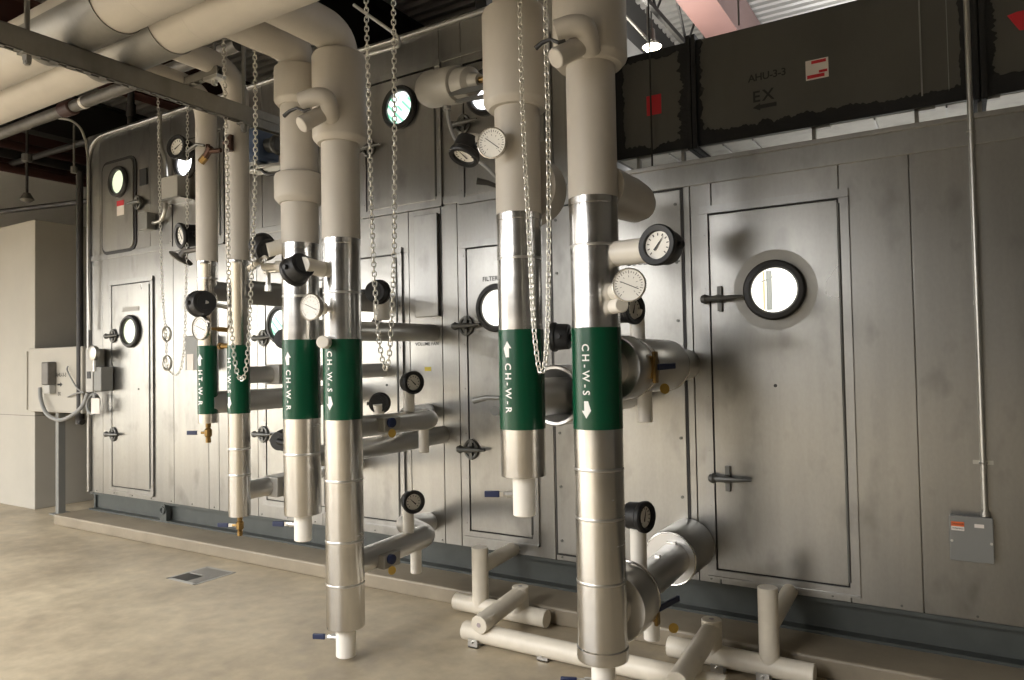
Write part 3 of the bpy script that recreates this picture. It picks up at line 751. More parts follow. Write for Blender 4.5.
# short riser
c = on(464, 156, -1.30)
pressure_gauge(c, (-.12, -.42, -.90), .072, 'black pressure gauge tipped face-down beside the short thick riser', .085, (ex[4]-.07, RY, 2.50), 0.1, .040, M_cream)
c = on(492, 143, -1.42)
thermometer(c, (.22, -1, -.08), .067, 'steel-rimmed thermometer beside the tipped black gauge on the short thick riser', (ex[4]-.06, RY-.02, c.z), -.9, .045, M_cream)
c0, c1 = on(499, 187, -1.25), on(477, 181, -1.30)
tag(obj('shutoff_lever', MB().tube([c0, c0.lerp(c1, .5)+Z*.005, c1], [.008, .012, .016], 10), M_rubber, loc=c1), 'black valve handle sticking out beside the short thick riser', 'handle')
# longest riser
c = on(294, 272, -1.48)
pressure_gauge(c, (-.78, .10, -.30), .078, 'black pressure gauge turned away, on the white stub of the longest riser', .085, (ex[3]-.06, RY-.02, c.z+.02), .5, .040, M_pvc)
c = on(311, 307, -1.46)
thermometer(c, (.10, -1, 0), .068, 'steel-rimmed thermometer between the two thick CH-W risers', (ex[3]-.07, RY-.03, c.z), -1.15, .03)
c = on(322.5, 342, -1.42)
tag(obj('capped_stub', MB().cyl((ex[3]-.06, RY-.03, c.z), c, .032, seg=24, ch=.004), M_pvc, loc=c), 'short white capped stub just above the green band of the longest riser', 'pipe stub')
# double-cuffed riser
c = on(262, 246, -1.36)
pressure_gauge(c, (-.75, .25, .35), .072, 'black pressure gauge high beside the double-cuffed riser, seen from behind', .08, (ex[2]-.05, RY-.02, c.z+.01), .5, .040, M_pvc)
c = on(258, 262, -1.38)
thermometer(c, (-.35, -.45, .80), .075, 'thermometer dial tipped upward below the black gauge of the double-cuffed riser', (ex[2]-.06, RY, c.z-.02), .4, .030, M_pvc)
c = on(268, 275, -1.30)
tag(obj('vent_cock', MB().cyl(c+V((0, 0, .05)), c+V((0, 0, -.06)), .014, seg=10).cyl(c+V((-.03, 0, .02)), c+V((.12, .02, .02)), .012, seg=10).cyl(c+V((0, 0, -.06)), c+V((0, 0, -.09)), .02, seg=8), M_valve, loc=c), 'small metal vent cock hanging behind the chain beside the double-cuffed riser', 'valve')
# slim risers
c = on(200, 304, -1.42)
pressure_gauge(c, (-.80, .25, -.05), .078, 'black pressure gauge seen from behind, in front of the slim HT-W-R riser', .085, (ex[1]-.04, RY-.02, c.z-.02), .5, .013, M_valve)
c = on(200.5, 328, -1.43)
thermometer(c, (.05, -1, 0), .070, 'thermometer dial on a brass stem in front of the slim HT-W-R riser', (ex[1]-.04, RY-.02, c.z-.01), -1.2, .014, M_brass)
c = on(222, 346, -1.3)
tag(obj('brass_plug', MB().cyl(c, c+V((.09, .03, 0)), .016, seg=10).cyl(c-V((.02, 0, 0)), c, .022, seg=6), M_brass, loc=c), 'small brass plug at the top edge of the green HT-W-S band', 'plug')
# gauges on the wall piping far along
c = on(177, 147, -.98)
pressure_gauge(c, (.18, -1, .05), .085, 'upper small black gauge before the upper porthole beyond the slim risers', .09, c+V((.30, .02, 0)), 1.0, .014, M_copper)
c = on(181, 236, -1.0)
pressure_gauge(c, (-.22, -1, -.15), .088, 'lower small black gauge below the grey switch box beyond the slim risers', .11, c+V((.34, .02, .03)), -.4, .014, M_copper)
c = on(181, 258, -1.0)
tag(obj('valve_flap', MB().lathe([(.004, -.01), (.08, -.008), (.085, 0), (.03, .012), (.02, .09)], c, (.55, .2, .8), 20).cyl(c+V((.05, 0, .04)), c+V((.22, .02, .05)), .016, seg=10), M_greypipe, loc=c), 'tilted grey disc under the lower small black gauge', 'valve')
c = on(208, 152, -1.32)
v = thing('brass_cock', 'brass lever cock across the cream upper length of the slim HT-W-R riser', 'valve', c)
obj('valve_body', MB().cyl(c+V((-.03, 0, -.03)), c+V((.03, .0, .025)), .020, seg=8, ch=.004).cyl(c+V((.02, 0, 0)), c+V((.09, .02, .0)), .014, seg=10).cyl(c+V((.0, 0, .0)), c+V((.0, 0, .045)), .014, seg=6), M_copper, v)
obj('outlet', MB().cyl(c+V((-.055, -.01, -.055)), c+V((-.025, 0, -.025)), .022, seg=6), M_brass, v)
obj('lever', MB().tube([c+V((-.02, -.01, .04)), c+V((-.08, -.02, .055)), c+V((-.16, -.03, .02))], [.008, .010, .012], 8), M_dkmetal, v)
c = on(230, 143, -1.33)
tag(obj('union_nut', MB().cyl(c+V((0, 0, -.045)), c+V((0, 0, .045)), .022, seg=6).cyl(c+V((-.05, 0, .01)), c, .014, seg=8), M_copper, loc=c), 'tarnished union nut on the cream upper length of the slim HT-W-S riser', 'fitting')

# ------------------------------------------------------------------ branches to the unit
def branch(label, pts, R, x, cat='pipe', fil=.1, m=M_elbow):
    t = thing('branch_pipe', label, cat, pts[0])
    obj('pipe_jacket', MB().tube(fillet(pts, fil, 6), R, 32), m, t)
    return t
def tee_stub(t, c, dz, r, name='drain_stub'):
    c = V(c); obj(name, MB().cyl(c, c+Z*dz, r, seg=24, ch=.004), M_pvc, t)
def flange_ring(t, x, y0, y1, z, R, name='flange_jacket', rin=None):
    obj(name, MB().lathe([(R*.55, 0), (R*.965, 0), (R, .012), (R, y1-y0-.012), (R*.965, y1-y0), (R*.55, y1-y0)], (x, y0, z), Y, 44), M_elbow, t)
def butterfly(t, c, d, tagc=None):
    """lever on the valve neck with a blue grip and a brass plate"""
    c = V(c); d = V(d).normalized()
    obj('lever_plate', MB().obox(c, X, Y, Z, .012, .03, .05).obox(c+V((.016, 0, 0)), X, Y, Z, .008, .02, .07), M_brass, t, bevel=.004)
    obj('valve_lever', MB().obox(c+d*.075+V((.02, 0, 0)), d, Z, d.cross(Z), .07, .014, .008), M_blue, t, bevel=.004)
    if tagc: obj('valve_tag', MB().lathe([(.022, 0), (.022, .003)], c+V(tagc), (.5, -1, 0), 20), M_tag, t)

# coil-panel riser, upper branch
x = ex[5]; z = 1.49
t = branch('large jacketed branch pipe running from the thickest riser to the wall at band height', [(x, RY, z), (x-.01, -.6, z), (x-.04, -.001, z)], .090, x)
flange_ring(t, x, -1.12, -.95, z, .145)
flange_ring(t, x-.02, -.82, -.36, z+.004, .132)
for y_, r_, dx_ in ((-.81, .129, -.02), (-.37, .129, -.02), (-.96, .142, 0)): obj('jacket_hoop', MB().ring((x+dx_, y_, z), Y, r_, .005, 40, 8), M_steel, t)
tee_stub(t, (x-.02, -.74, z+.10), .175, .036, 'gauge_stub'); tee_stub(t, (x, -.72, z-.10), -.165, .036)
butterfly(t, (x+.135, -.97, z+.0), (.25, 1, .03))
obj('valve_tag', MB().lathe([(.024, 0), (.024, .003)], (x+.14, -.83, z-.10), (.7, -.7, .1), 18), M_tag, t)
pressure_gauge(on(634, 309, -.80), (1, -.30, 0), .072, 'black pressure gauge half hidden behind the big thermometer dial', .085, (x-.02, -.74, z+.26), .3, .02, M_case)
# coil-panel riser, lower branch
z = .47
t = branch('large jacketed branch pipe running from the thickest riser to the wall near the floor', [(x, RY, z), (x, -.5, z+.01), (x-.03, -.001, z+.015)], .082, x)
flange_ring(t, x, -1.14, -.97, z, .150); flange_ring(t, x-.03, -.34, -.005, z+.015, .140)
for y_, r_, dx_ in ((-.335, .136, -.03), (-.975, .147, 0)): obj('jacket_hoop', MB().ring((x+dx_, y_, z+.01), Y, r_, .006, 40, 8), M_steel, t)
obj('wing_nut', MB().box((x-.02, -.42, z+.105), (x+.03, -.39, z+.12)).box((x-.01, -.62, z+.083), (x+.02, -.60, z+.10)), M_steel, t, bevel=.003)
tee_stub(t, (x, -.84, z+.05), .225, .038, 'gauge_stub'); tee_stub(t, (x, -.70, z-.05), -.23, .038)
butterfly(t, (x+.12, -.98, z-.03), (.35, 1, .12), (.06, .08, -.10))
pressure_gauge(on(645, 517, -.84), (1, -.22, .03), .072, 'black pressure gauge low down on a white stub near the floor pipes', .090, (x, -.84, z+.27), .3, .02, M_case)
# short riser branch
x = ex[4]; z = 1.36
t = branch('jacketed branch pipe behind the green band of the short thick riser', [(x, RY, z), (x, -.7, z), (x, -.001, z+.03)], .088, x)
flange_ring(t, x, -.72, -.10, z+.012, .132)
obj('end_collar', MB().lathe([(.086, .10), (.128, .0), (.140, -.004), (.146, .004), (.146, .20), (.14, .205)], (x, -.95, z), Y, 44, False, False), M_elbow, t)
tee_stub(t, (x, -.55, z+.08), .17, .036, 'gauge_stub')
pressure_gauge(on(554, 337, -.60), (-1, -.25, 0), .078, 'black pressure gauge showing its side behind the short thick riser', .085, (x+.02, -.56, z+.24), .3, .02, M_case)
c0, c1 = on(500, 398, -1.05), on(474, 400, -1.05)
tag(obj('shutoff_lever', MB().tube([c0, c0.lerp(c1, .5)+Z*.006, c1-Z*.004], [.010, .013, .016], 10).cyl(on(497, 411, -1.05), on(495, 411, -1.1), .022, seg=16), M_dkmetal, loc=c1), 'dark valve handle poking out beside the green band of the short thick riser', 'handle')

# longest riser branches with mitred elbows
x = ex[3]
def low_valve(t, p, s=1.0):
    p = V(p)
    obj('valve_pocket', MB().obox(p, Y, Z, X, .085*s, .048*s, .05*s), M_greyact, t, bevel=.006, label='grey boxed valve pocket')
    obj('valve_knob', MB().lathe([(.034*s, 0), (.034*s, .02), (.022*s, .024)], p+V((.05*s, -.02, .012)), (1, -.25, 0), 20), M_blue, t)
    obj('valve_tag', MB().lathe([(.030*s, 0), (.030*s, .003)], p+V((.075*s, -.03, -.045)), (1, -.35, 0), 20), M_tag, t)
z = 1.195
t = branch('upper jacketed branch of the longest riser with a mitred elbow at the wall', [(x, RY, z), (x, -.52, z-.012), (-3.08, -.34, z-.005), (-3.17, -.001, z-.01)], .058, x, fil=.05)
obj('elbow_seam', MB().ring((x-.01, -.56, z-.01), (-.3, 1, 0), .058, .004, 32, 8), M_steel, t)
low_valve(t, (x+.062, -.98, z-.0), .78); tee_stub(t, (x-.0, -.72, z+.05), .16, .033, 'gauge_stub'); tee_stub(t, (x-.03, -.55, z-.05), -.16, .031)
pressure_gauge(on(413.5, 382.5, -.74), (.93, -.36, 0), .066, 'black pressure gauge on a white stub of the upper mitred branch', .07, (x, -.72, z+.20), -.8, .02, M_case)
z = .475
t = branch('lower jacketed branch of the longest riser with a mitred elbow near the floor', [(x, RY, z), (x, -.58, z+.02), (-3.09, -.36, z+.01), (-3.17, -.001, z-.06)], .065, x, fil=.05)
obj('elbow_seam', MB().ring((x-.01, -.62, z+.02), (-.3, 1, 0), .060, .004, 32, 8), M_steel, t)
low_valve(t, (x+.066, -1.0, z-.01), .78); tee_stub(t, (x, -.74, z+.05), .19, .033, 'gauge_stub'); tee_stub(t, (x-.03, -.64, z-.05), -.14, .033)
pressure_gauge(on(413.5, 502, -.76), (.85, -.52, .02), .066, 'black pressure gauge on a white stub of the lower mitred branch', .07, (x, -.74, z+.24), -.8, .02, M_case)
# double-cuffed riser branches
x = ex[2]
t = branch('plain jacketed branch pipe at chain-loop height behind the longest riser', [(x, RY, 1.72), (x-.05, -.5, 1.73), (x-.07, -.001, 1.735)], .060, x)
tee_stub(t, (x, -.60, 1.80), .155, .05, 'gauge_stub')
pressure_gauge(on(379, 292, -.66), (-.3, .9, .05), .075, 'black gauge seen from behind between the strands of the middle chain', .07, (x, -.60, 1.94), .3, .02, M_case)
t = branch('lower-lying jacketed branch pipe just under the upper mitred branch', [(x, RY, 1.02), (x, -.5, 1.02), (x, -.001, 1.03)], .060, x)
pressure_gauge(on(380, 403, -.62), (-.5, .86, .0), .066, 'black gauge seen from behind beside the upper mitred branch', .07, (x, -.60, 1.08), .3, .03, M_pvc)
# slim riser branches
x = ex[1]
t = branch('dull jacketed branch pipe high behind the slim HT-W-S riser', [(x, RY, 1.965), (x, -.5, 1.965), (x, -.001, 1.97)], .072, x, m=M_dullpipe)
t = branch('boxed branch pipe behind the green HT-W-S band', [(x, RY, 1.475), (x, -.5, 1.475), (x, -.001, 1.48)], .05, x)
low_valve(t, (x+.03, -.93, 1.475), 1.25)
t = branch('lower boxed branch pipe of the slim HT-W-S riser', [(x, RY, .80), (x, -.72, .80), (-3.80, -.42, .80), (-3.82, -.001, .80)], .055, x)
low_valve(t, (x+.03, -.95, .80), 1.25)
x = ex[0]
t = branch('dull jacketed branch pipe below the boxed one behind the slim risers', [(x, RY, 1.31), (x, -.4, 1.31), (x, -.001, 1.31)], .068, x)
t = branch('dull jacketed branch pipe high behind the slim HT-W-R riser', [(x, RY, 1.99), (x, -.5, 1.99), (x, -.001, 1.99)], .06, x, m=M_dullpipe)
pressure_gauge(on(288, 339, -.72), (-.3, .9, 0), .075, 'black gauge covering the corner of the porthole beside the double-cuffed riser', .07, (ex[1], -.7, 1.48), .3, .02, M_case)
pressure_gauge(on(284, 440, -.80), (-.3, .9, 0), .070, 'black gauge half hidden at the edge of the double-cuffed riser', .07, (ex[2]-.05, -.82, .95), .3, .02, M_case)
# cream insulated legs behind the two thick risers
def leg(c, R, L, label, neck=False):
    c = V(c); t = thing('insulated_valve_leg', label, 'pipe', c)
    obj('insulation', MB().lathe([(R*.5, -.02), (R, -.02), (R, L*.55), (R*.93, L*.78), (R*.74, L*.92), (R*.4, L)], c, Y, 36), M_cream, t)
    if neck: obj('neck', MB().cyl(c+V((.06, .05, R*.6)), c+V((.06, .05, R+.06)), .045, seg=20, ch=.005), M_cream, t)
p = at(527, 190, y=-1.14); leg((p.x, -1.14, p.z), .160, .14, 'bulging cream insulated flange behind the short thick riser', True)
p = at(627, 212, y=-.72); leg((ex[5]+.02, -1.18, 2.26), .100, .46, 'round-ended cream insulated leg behind the thickest riser')

# ------------------------------------------------------------------ overhead mains, strut, hangers
MZ, MR = 3.126, .1263
for yv, lb in ((-2.243, 'large cream overhead main pipe on the strut, the one farther out'), (-1.988, 'large cream overhead main pipe on the strut, the one nearer the wall')):
    t = thing('overhead_main', lb.replace('farther out', 'away from the risers').replace('nearer the wall', 'next to the risers'), 'pipe', (-5, yv, MZ-MR))
    obj('insulation', MB().cyl((-13, yv, MZ), (1.5, yv, MZ), MR, seg=48), M_cream, t)
    for xx in (-6.5, -5.2, -2.85, -2.0): obj('jacket_seam', MB().lathe([(MR, -.006), (MR+.0015, 0), (MR, .006)], (xx, yv, MZ), X, 48, False, False), M_cream, t)
    # sheet saddle between pipe and strut
    vs = []; fs = []; n = 24
    for xx in (-3.385-.31, -3.385+.31):
        for r_ in (MR+.002, MR+.006):
            for k in range(n+1):
                q = PI+PI*k/n; vs.append((xx, yv+math.cos(q)*r_, MZ+math.sin(q)*r_))
    m_ = n+1
    for k in range(n):
        fs += [(m_+k, m_+k+1, 3*m_+k+1, 3*m_+k), (k, k+1, 2*m_+k+1, 2*m_+k), (k, k+1, m_+k+1, m_+k), (2*m_+k, 2*m_+k+1, 3*m_+k+1, 3*m_+k)]
    obj('saddle', MB().add(vs, fs), M_saddle, t)
SX = -3.385; sz1 = MZ-MR-.006; sz0 = sz1-.098
strut = thing('strut_trapeze', 'slotted steel strut carrying the cream overhead mains', 'strut', (SX, -2, sz0))
mb = MB()
w = .022
for zb, zt in ((sz0, sz0+.046), (sz0+.050, sz1)):
    mb.box((SX-w, -4.2, zb), (SX-w+.004, -1.03, zt)).box((SX+w-.004, -4.2, zb), (SX+w, -1.03, zt))
mb.box((SX-w, -4.2, sz0+.046), (SX+w, -1.30, sz0+.050)).box((SX-w, -4.2, sz1-.004), (SX+w, -1.30, sz1))
ch = obj('channel', mb, M_strut, strut, smooth=0)
mb = MB().box((SX-w, -4.2, sz0), (SX-w+.012, -1.30, sz0+.003)).box((SX+w-.012, -4.2, sz0), (SX+w, -1.30, sz0+.003))
y = -4.1
while y < -1.36:
    mb.box((SX-w, y, sz0), (SX+w, y+.035, sz0+.003)); y += .072
obj('slotted_lip', mb, M_strut, ch, smooth=0)
for yv, lb in ((at(27, 40, x=SX).y, 0), (-1.35, 1)):
    obj('threaded_rod', MB().cyl((SX, yv, sz0-.05), (SX, yv, 5.40), .011, seg=12), M_strut, strut)
    obj('nut_and_washer', MB().box((SX-.028, yv-.028, sz0-.008), (SX+.028, yv+.028, sz0)).cyl((SX, yv, sz0-.032), (SX, yv, sz0-.008), .019, seg=6).cyl((SX, yv, sz0-.045), (SX, yv, sz0-.02), .016, seg=10), M_strut, strut)
# second, shorter strut behind, carrying the slim elbows
a = at(176, 87, y=-1.42); b = at(220, 68, y=-1.42); zt = (a.z+b.z)/2
s2 = thing('strut_trapeze', 'short steel strut with end clamp beneath the elbows of the slim risers', 'strut', (a.x, -1.42, zt))
mb = MB().box((a.x, -1.44, zt-.03), (b.x, -1.436, zt+.02)).box((a.x, -1.404, zt-.03), (b.x, -1.40, zt+.02)).box((a.x, -1.44, zt+.016), (b.x, -1.40, zt+.02))
xx = a.x+.02
while xx < b.x-.04: mb.box((xx, -1.44, zt-.03), (xx+.03, -1.40, zt-.027)); xx += .07
obj('channel', mb, M_strut, s2, smooth=0)
xr_ = b.x-.05
obj('threaded_rod', MB().cyl((xr_, -1.42, zt-.08), (xr_, -1.42, 5.40), .008, seg=10), M_strut, s2)
obj('clamp', MB().box((xr_-.06, -1.45, zt-.05), (xr_+.06, -1.39, zt-.03)).cyl((xr_, -1.42, zt-.075), (xr_, -1.42, zt-.05), .018, seg=6), M_valve, s2, smooth=0)

# steel pipe with red coupling under the mains
a, b = at(0, 128, y=-.6), at(128, 92, y=-.6)
zz = (a.z+b.z)/2
sp = thing('steel_pipe', 'dark grey steel pipe with a red coupling running under the cream mains', 'pipe', (-6, -.6, zz))
zz = at(64, 110, y=-.6).z
obj('pipe', MB().cyl((-13, -.6, zz), (-4.4, -.6, zz), .05, seg=20), M_greypipe, sp)
xx = at(70, 107, y=-.6).x
obj('coupling', MB().cyl((xx-.12, -.6, zz), (xx+.06, -.6, zz), .068, seg=20, ch=.01), M_dkred, sp)
xx = at(85, 100, y=-.6).x
obj('tape_band', MB().cyl((xx-.03, -.6, zz), (xx+.01, -.6, zz), .053, seg=20), M_pvc, sp)
# sprinkler drops and dark lines over the tall section
c = at(131, 128, y=.35)
t = thing('sprinkler_pipe', 'black sprinkler pipe with a drop above the top corner of the tall unit', 'pipe', c)
obj('pipe', MB().tube(fillet([c+V((-3.2, .1, .10)), c+V((-.25, 0, 0)), c], .05), .035, 12).cyl(c+V((.0, 0, -.06)), c+V((0, 0, .75)), .035, seg=12), M_darkpipe, t)
for za, zb in ((.12, .26), (-.07, -.02)): obj('fitting', MB().cyl(c+V((0, 0, za)), c+V((0, 0, zb)), .048, seg=12, ch=.008), M_darkpipe, t)
c = at(27, 165, y=-.2)
t = thing('sprinkler_pipe', 'dark hanging sprinkler drop in the dark gap above the cream plenum', 'pipe', c)
obj('pipe', MB().cyl(c+V((0, 0, -.30)), V((c.x, c.y, 5.36)), .014, seg=8).cyl(c+V((-2.2, 0, -.32)), c+V((.4, .5, -.34)), .03, seg=10), M_darkpipe, t)
obj('head', MB().lathe([(.03, .03), (.05, .04), (.05, .11), (.03, .12)], c, Z, 10), M_greypipe, t)
obj('fitting', MB().lathe([(.03, -.4), (.07, -.37), (.03, -.3)], c, Z, 14), M_greypipe, t)
for i, (px_, py_, m) in enumerate(((0, 142, M_dkred), (0, 152, M_darkpipe), (0, 166, M_dkred))):
    p = at(px_, py_, x=-10.6+.2*i)
    lb = ['dark red pipe crossing the dark gap, topmost of three', 'black pipe crossing the dark gap between two red ones', 'dark red pipe crossing the dark gap, lowest of three'][i]
    tag(obj('overhead_pipe', MB().cyl((p.x, -6, p.z), (p.x, 8.5, p.z), .06, seg=14), m, loc=(p.x, 0, p.z)), lb, 'pipe')
c = at(74, 170, y=-.25)
tag(obj('drop_rod', MB().cyl(c, V((c.x, c.y, at(74, 124, y=-.25).z)), .010, seg=8).cyl(c-Z*.03, c+Z*.03, .03, seg=8), M_greypipe, loc=c), 'thin hanging rod beside the curved cable over the dark gap', 'rod')

# black vertical drain pipe at the unit's end, curved cable above
pb = at(80, 420, y=-.05); pt = at(78.5, 172, y=-.05)
tag(obj('drain_pipe', MB().tube(fillet([(pb.x, -.05, pt.z), (pb.x, -.05, pb.z), (AX0-.02, -.05, pb.z-.02)], .09), .032, 14).cyl((pb.x, -.05, pb.z-.04), (pb.x, -.05, pb.z+.06), .042, seg=14), M_darkpipe, loc=(pb.x, -.05, pb.z)), 'black vertical drain pipe beside the rounded corner of the tall unit', 'pipe')
tag(obj('flexible_cable', MB().tube(spline([at(58, 118, y=-.1), at(72, 121, y=-.1), at(82, 131, y=-.1), at(87, 150, y=-.1), at(88.5, 175, y=-.1), at(88, 260, y=-.08), at(90, 330, y=-.05)], 8), .012, 8), M_conduit, loc=at(90, 330, y=-.05)), 'thin curved metal cable arching over the corner of the tall unit', 'cable')

# cream plenum and transfer duct with post
pl = thing('air_plenum', 'large cream painted plenum block standing beyond the end of the metal unit', 'plenum', (-9.6, 1.5, 0))
obj('block', MB().box((-12.6, 0, 0), (-8.64, 3.4, 3.19)), M_plenum, pl, smooth=0, bevel=.006)
obj('panel_joint', MB().box((-12.6, -.002, 1.02), (-8.64, 0, 1.026)).box((-8.64, 0, 1.02), (-8.638, 3.4, 1.026)), M_greypipe, pl, smooth=0)
p0, p1 = at(33, 349, y=-.06), at(60, 412, y=-.06)
tz0, tz1 = 1.075, 1.76
td = thing('transfer_duct', 'cream boxed duct with stencilled arrow on a steel post, linking plenum and unit', 'duct', (-8.2, .2, 0))
obj('box', MB().box((-8.66, -.06, tz0), (-7.56, .55, tz1)), M_plenum, td, smooth=0, bevel=.01)
obj('flange', MB().box((-8.70, -.075, tz0+.02), (-8.655, .55, tz1-.03)), M_plenum, td, smooth=0, bevel=.005)
px_ = at(59, 460, y=0).x
obj('post', MB().box((px_-.03, -.02, 0), (px_+.03, .05, tz0)).box((px_-.08, -.06, 0), (px_+.08, .10, .012)), M_box, td, smooth=0)
mb = MB(); p = at(61, 375, y=-.06); text_on(mb, 'AHU-3-3', .058, (p.x, -.062, p.z), X, Z); p = at(59.5, 394, y=-.06); text_on(mb, 'EX', .05, (p.x, -.062, p.z), X, Z)
obj('duct_lettering', mb, M_black, td)
p = at(60, 384.5, y=-.06); obj('flow_arrow', MB().prism(arrow2d(.10, .02, .045, .04), (p.x, -.06, p.z), X, Z, -Y, .002), M_black, td)
# damper actuator on the transfer duct
p0, p1 = at(43, 362, y=-.13), at(49.5, 394, y=-.13)
ac = thing('damper_actuator', 'tall grey damper actuator on the cream boxed duct', 'actuator', (p0.x, -.06, p1.z))
zc = p0.z-.24
obj('motor', MB().box((p0.x, -.15, zc), (p1.x, -.06, p0.z)), M_greypipe, ac, smooth=0, bevel=.012)
obj('terminal_box', MB().box((p0.x, -.13, p1.z), (p1.x-.01, -.06, zc)), M_boxl, ac, smooth=0, bevel=.01)
tag(obj('flexible_conduit', MB().tube(spline([at(40, 388, y=-.1), at(41, 400, y=-.12), at(47, 414, y=-.14), at(60, 420, y=-.15), at(74, 414, y=-.15), at(83, 405, y=-.12), at(88, 393, y=-.10)], 8), .020, 10), M_flex, loc=at(60, 420, y=-.15)), 'grey flexible conduit looping under the cream boxed duct', 'conduit')
tag(obj('control_tube', MB().tube(spline([at(68, 366, y=-.08), at(67, 370, y=-.09), at(71, 378, y=-.10), at(77, 388, y=-.10), at(84, 393, y=-.10)], 6), .008, 8).tube(spline([at(68, 397, y=-.08), at(74, 394, y=-.10), at(84, 392, y=-.1)], 6), .008, 8), M_flex, loc=at(77, 388, y=-.1)), 'thin control tubing curving across the face of the cream boxed duct', 'tube')
# switch boxes on the corner
sw = thing('switch_box', 'pale grey switch box with a dark label at the corner of the tall unit', 'electrical box', at(89, 392, y=-.05))
p0, p1 = at(85.5, 349, y=-.13), at(92.5, 392, y=-.13)
obj('body', MB().box((p0.x, -.13, p1.z), (p1.x, -.01, p0.z)), M_boxl, sw, smooth=0, bevel=.006)
zc = at(89, 375, y=-.13).z; obj('label', MB().box((p0.x+.03, -.134, zc-.035), (p1.x-.03, -.13, zc+.035)), M_black, sw, smooth=0)
p0, p1 = at(93.5, 367, y=-.14), at(101, 391, y=-.14)
s2b = thing('relay_box', 'darker grey relay box with knob and cables next to the pale switch box', 'electrical box', at(97, 391, y=-.05))
obj('body', MB().box((p0.x, -.14, p1.z), (p1.x, -.02, p0.z)), M_box, s2b, smooth=0, bevel=.006)
c = at(97, 353, y=-.12); obj('clamp', MB().lathe([(.02, 0), (.07, .01), (.075, .05), (.05, .06)], c, -Y, 16).cyl(c+V((0, -.02, -.06)), c+V((0, -.02, -.18)), .022, seg=10), M_conduit, s2b)
c = at(93, 404, y=-.08); obj('cable_loop', MB().ring(c, (.3, -1, .1), .075, .012, 24, 8, 1.3).ring(c+V((.06, -.02, 0)), (-.3, -1, 0), .06, .012, 24, 8, 1.4), M_flex, s2b)
c = at(95.5, 406, y=-.14); obj('paper_tag', MB().obox(c, (1, .2, 0), (0, 1, 0), (0, 0, 1), .055, .002, .075), M_paper, s2b, smooth=0)

# ------------------------------------------------------------------ boxes on the upper wall near the slim risers
c0, c1 = at(161, 178, y=-.14), at(172, 197, y=-.14)
t = thing('control_box', 'square grey control box on the upper wall beside the thin chain', 'electrical box', (c0.x, 0, c1.z))
obj('body', MB().box((c0.x, -.14, c1.z), (c0.x+.24, 0, c0.z)), M_boxl, t, smooth=0, bevel=.006)
obj('shelf_plate', MB().box((c0.x-.02, -.15, c1.z-.02), (c0.x+.30, 0, c1.z-.005)), M_trim, t, smooth=0)
t = thing('conduit', 'curved conduit bending from the square grey control box to a small box below', 'conduit', at(155, 222, y=-.04))
obj('pipe', MB().tube(spline([at(166, 198, y=-.05), at(165, 210, y=-.06), at(161, 220, y=-.05), at(153, 223, y=-.04)], 8), .018, 10), M_conduit, t)
p = at(147, 222, y=-.04); obj('end_box', MB().box((p.x-.06, -.09, p.z-.08), (p.x+.08, 0, p.z+.08)), M_box, t, smooth=0, bevel=.005)
tag(obj('flexible_conduit', MB().tube(spline([at(160, 112, y=-.1), at(160, 140, y=-.08), at(165, 160, y=-.08), at(166.5, 177, y=-.1)], 8), .018, 10), M_conduit, loc=at(166.5, 177, y=-.1)), 'slim conduit snaking down from the roof edge to the square grey control box', 'conduit')
p = at(144, 177, y=0); tag(obj('wall_plate', MB().box((p.x-.06, -.012, p.z-.08), (p.x+.06, 0, p.z+.08)), M_black, smooth=0, bevel=.004, loc=(p.x, 0, p.z)), 'small black plate beside the rounded upper door', 'plate')
c0, c1 = at(185, 336, y=-.12), at(198, 370, y=-.12)
t = thing('control_box', 'tall grey control box on the lower wall partly behind the slim HT-W-R riser', 'electrical box', (c0.x, 0, c1.z))
obj('body', MB().box((c0.x, -.12, c1.z), (c0.x+.26, 0, c0.z)), M_box, t, smooth=0, bevel=.006)
obj('label', MB().box((c0.x+.03, -.124, c0.z-.30), (c0.x+.12, -.12, c0.z-.16)), M_paper, t, smooth=0)
# blue valve actuator with bracket
c = at(257, 148, y=-.95)
t = thing('valve_actuator', 'blue boxed valve actuator with a steel bracket behind the thick chain', 'actuator', c)
obj('housing', MB().obox(c, X, Y, Z, .11, .09, .10), M_blueact, t, bevel=.02)
d = at(279, 145, y=-.95)
obj('shaft', MB().cyl(c+V((.08, 0, 0)), d, .045, seg=16, ch=.006).ring(d, (1, -.4, 0), .05, .016, 20, 8), M_dkmetal, t)
obj('bracket', MB().obox((c+d)/2-Z*.14+V((.06, 0, 0)), d-c, Y, Z, .17, .05, .012).obox(c-Z*.13, X, Y, Z, .05, .05, .03), M_conduit, t, bevel=.004)
obj('cable', MB().tube(spline([c+V((.05, -.03, -.14)), c+V((.15, -.03, -.20)), c+V((.30, -.03, -.18)), c+V((.36, -.03, -.08))], 6), .010, 8), M_rubber, t)
# grey drum actuator near the short riser
a, b = at(430, 90, y=-1.0), at(455, 85, y=-1.06)
ax = (b-a).normalized()
t = thing('valve_actuator', 'grey drum-shaped valve actuator beside the cuff of the short thick riser', 'actuator', a)
L = (b-a).length
obj('drum', MB().lathe([(.05, -.03), (.083, -.02), (.094, .01), (.094, L+.02), (.088, L+.035), (.06, L+.04)], a, ax, 36), M_greyact, t)
obj('neck', MB().lathe([(.065, L+.03), (.078, L+.05), (.072, L+.13), (.045, L+.15), (.03, L+.20)], a, ax, 28), M_greyact, t)
obj('stem', MB().cyl(b+ax*.10, b+ax*.34, .016, seg=10), M_brass, t)
obj('yoke', MB().obox(b+ax*.14-Z*.085, ax, ax.cross(Z), Z, .20, .012, .008).obox(b+ax*.14-Z*.06+V((0, -.05, 0)), ax, ax.cross(Z), Z, .20, .008, .012), M_dkmetal, t, smooth=0)
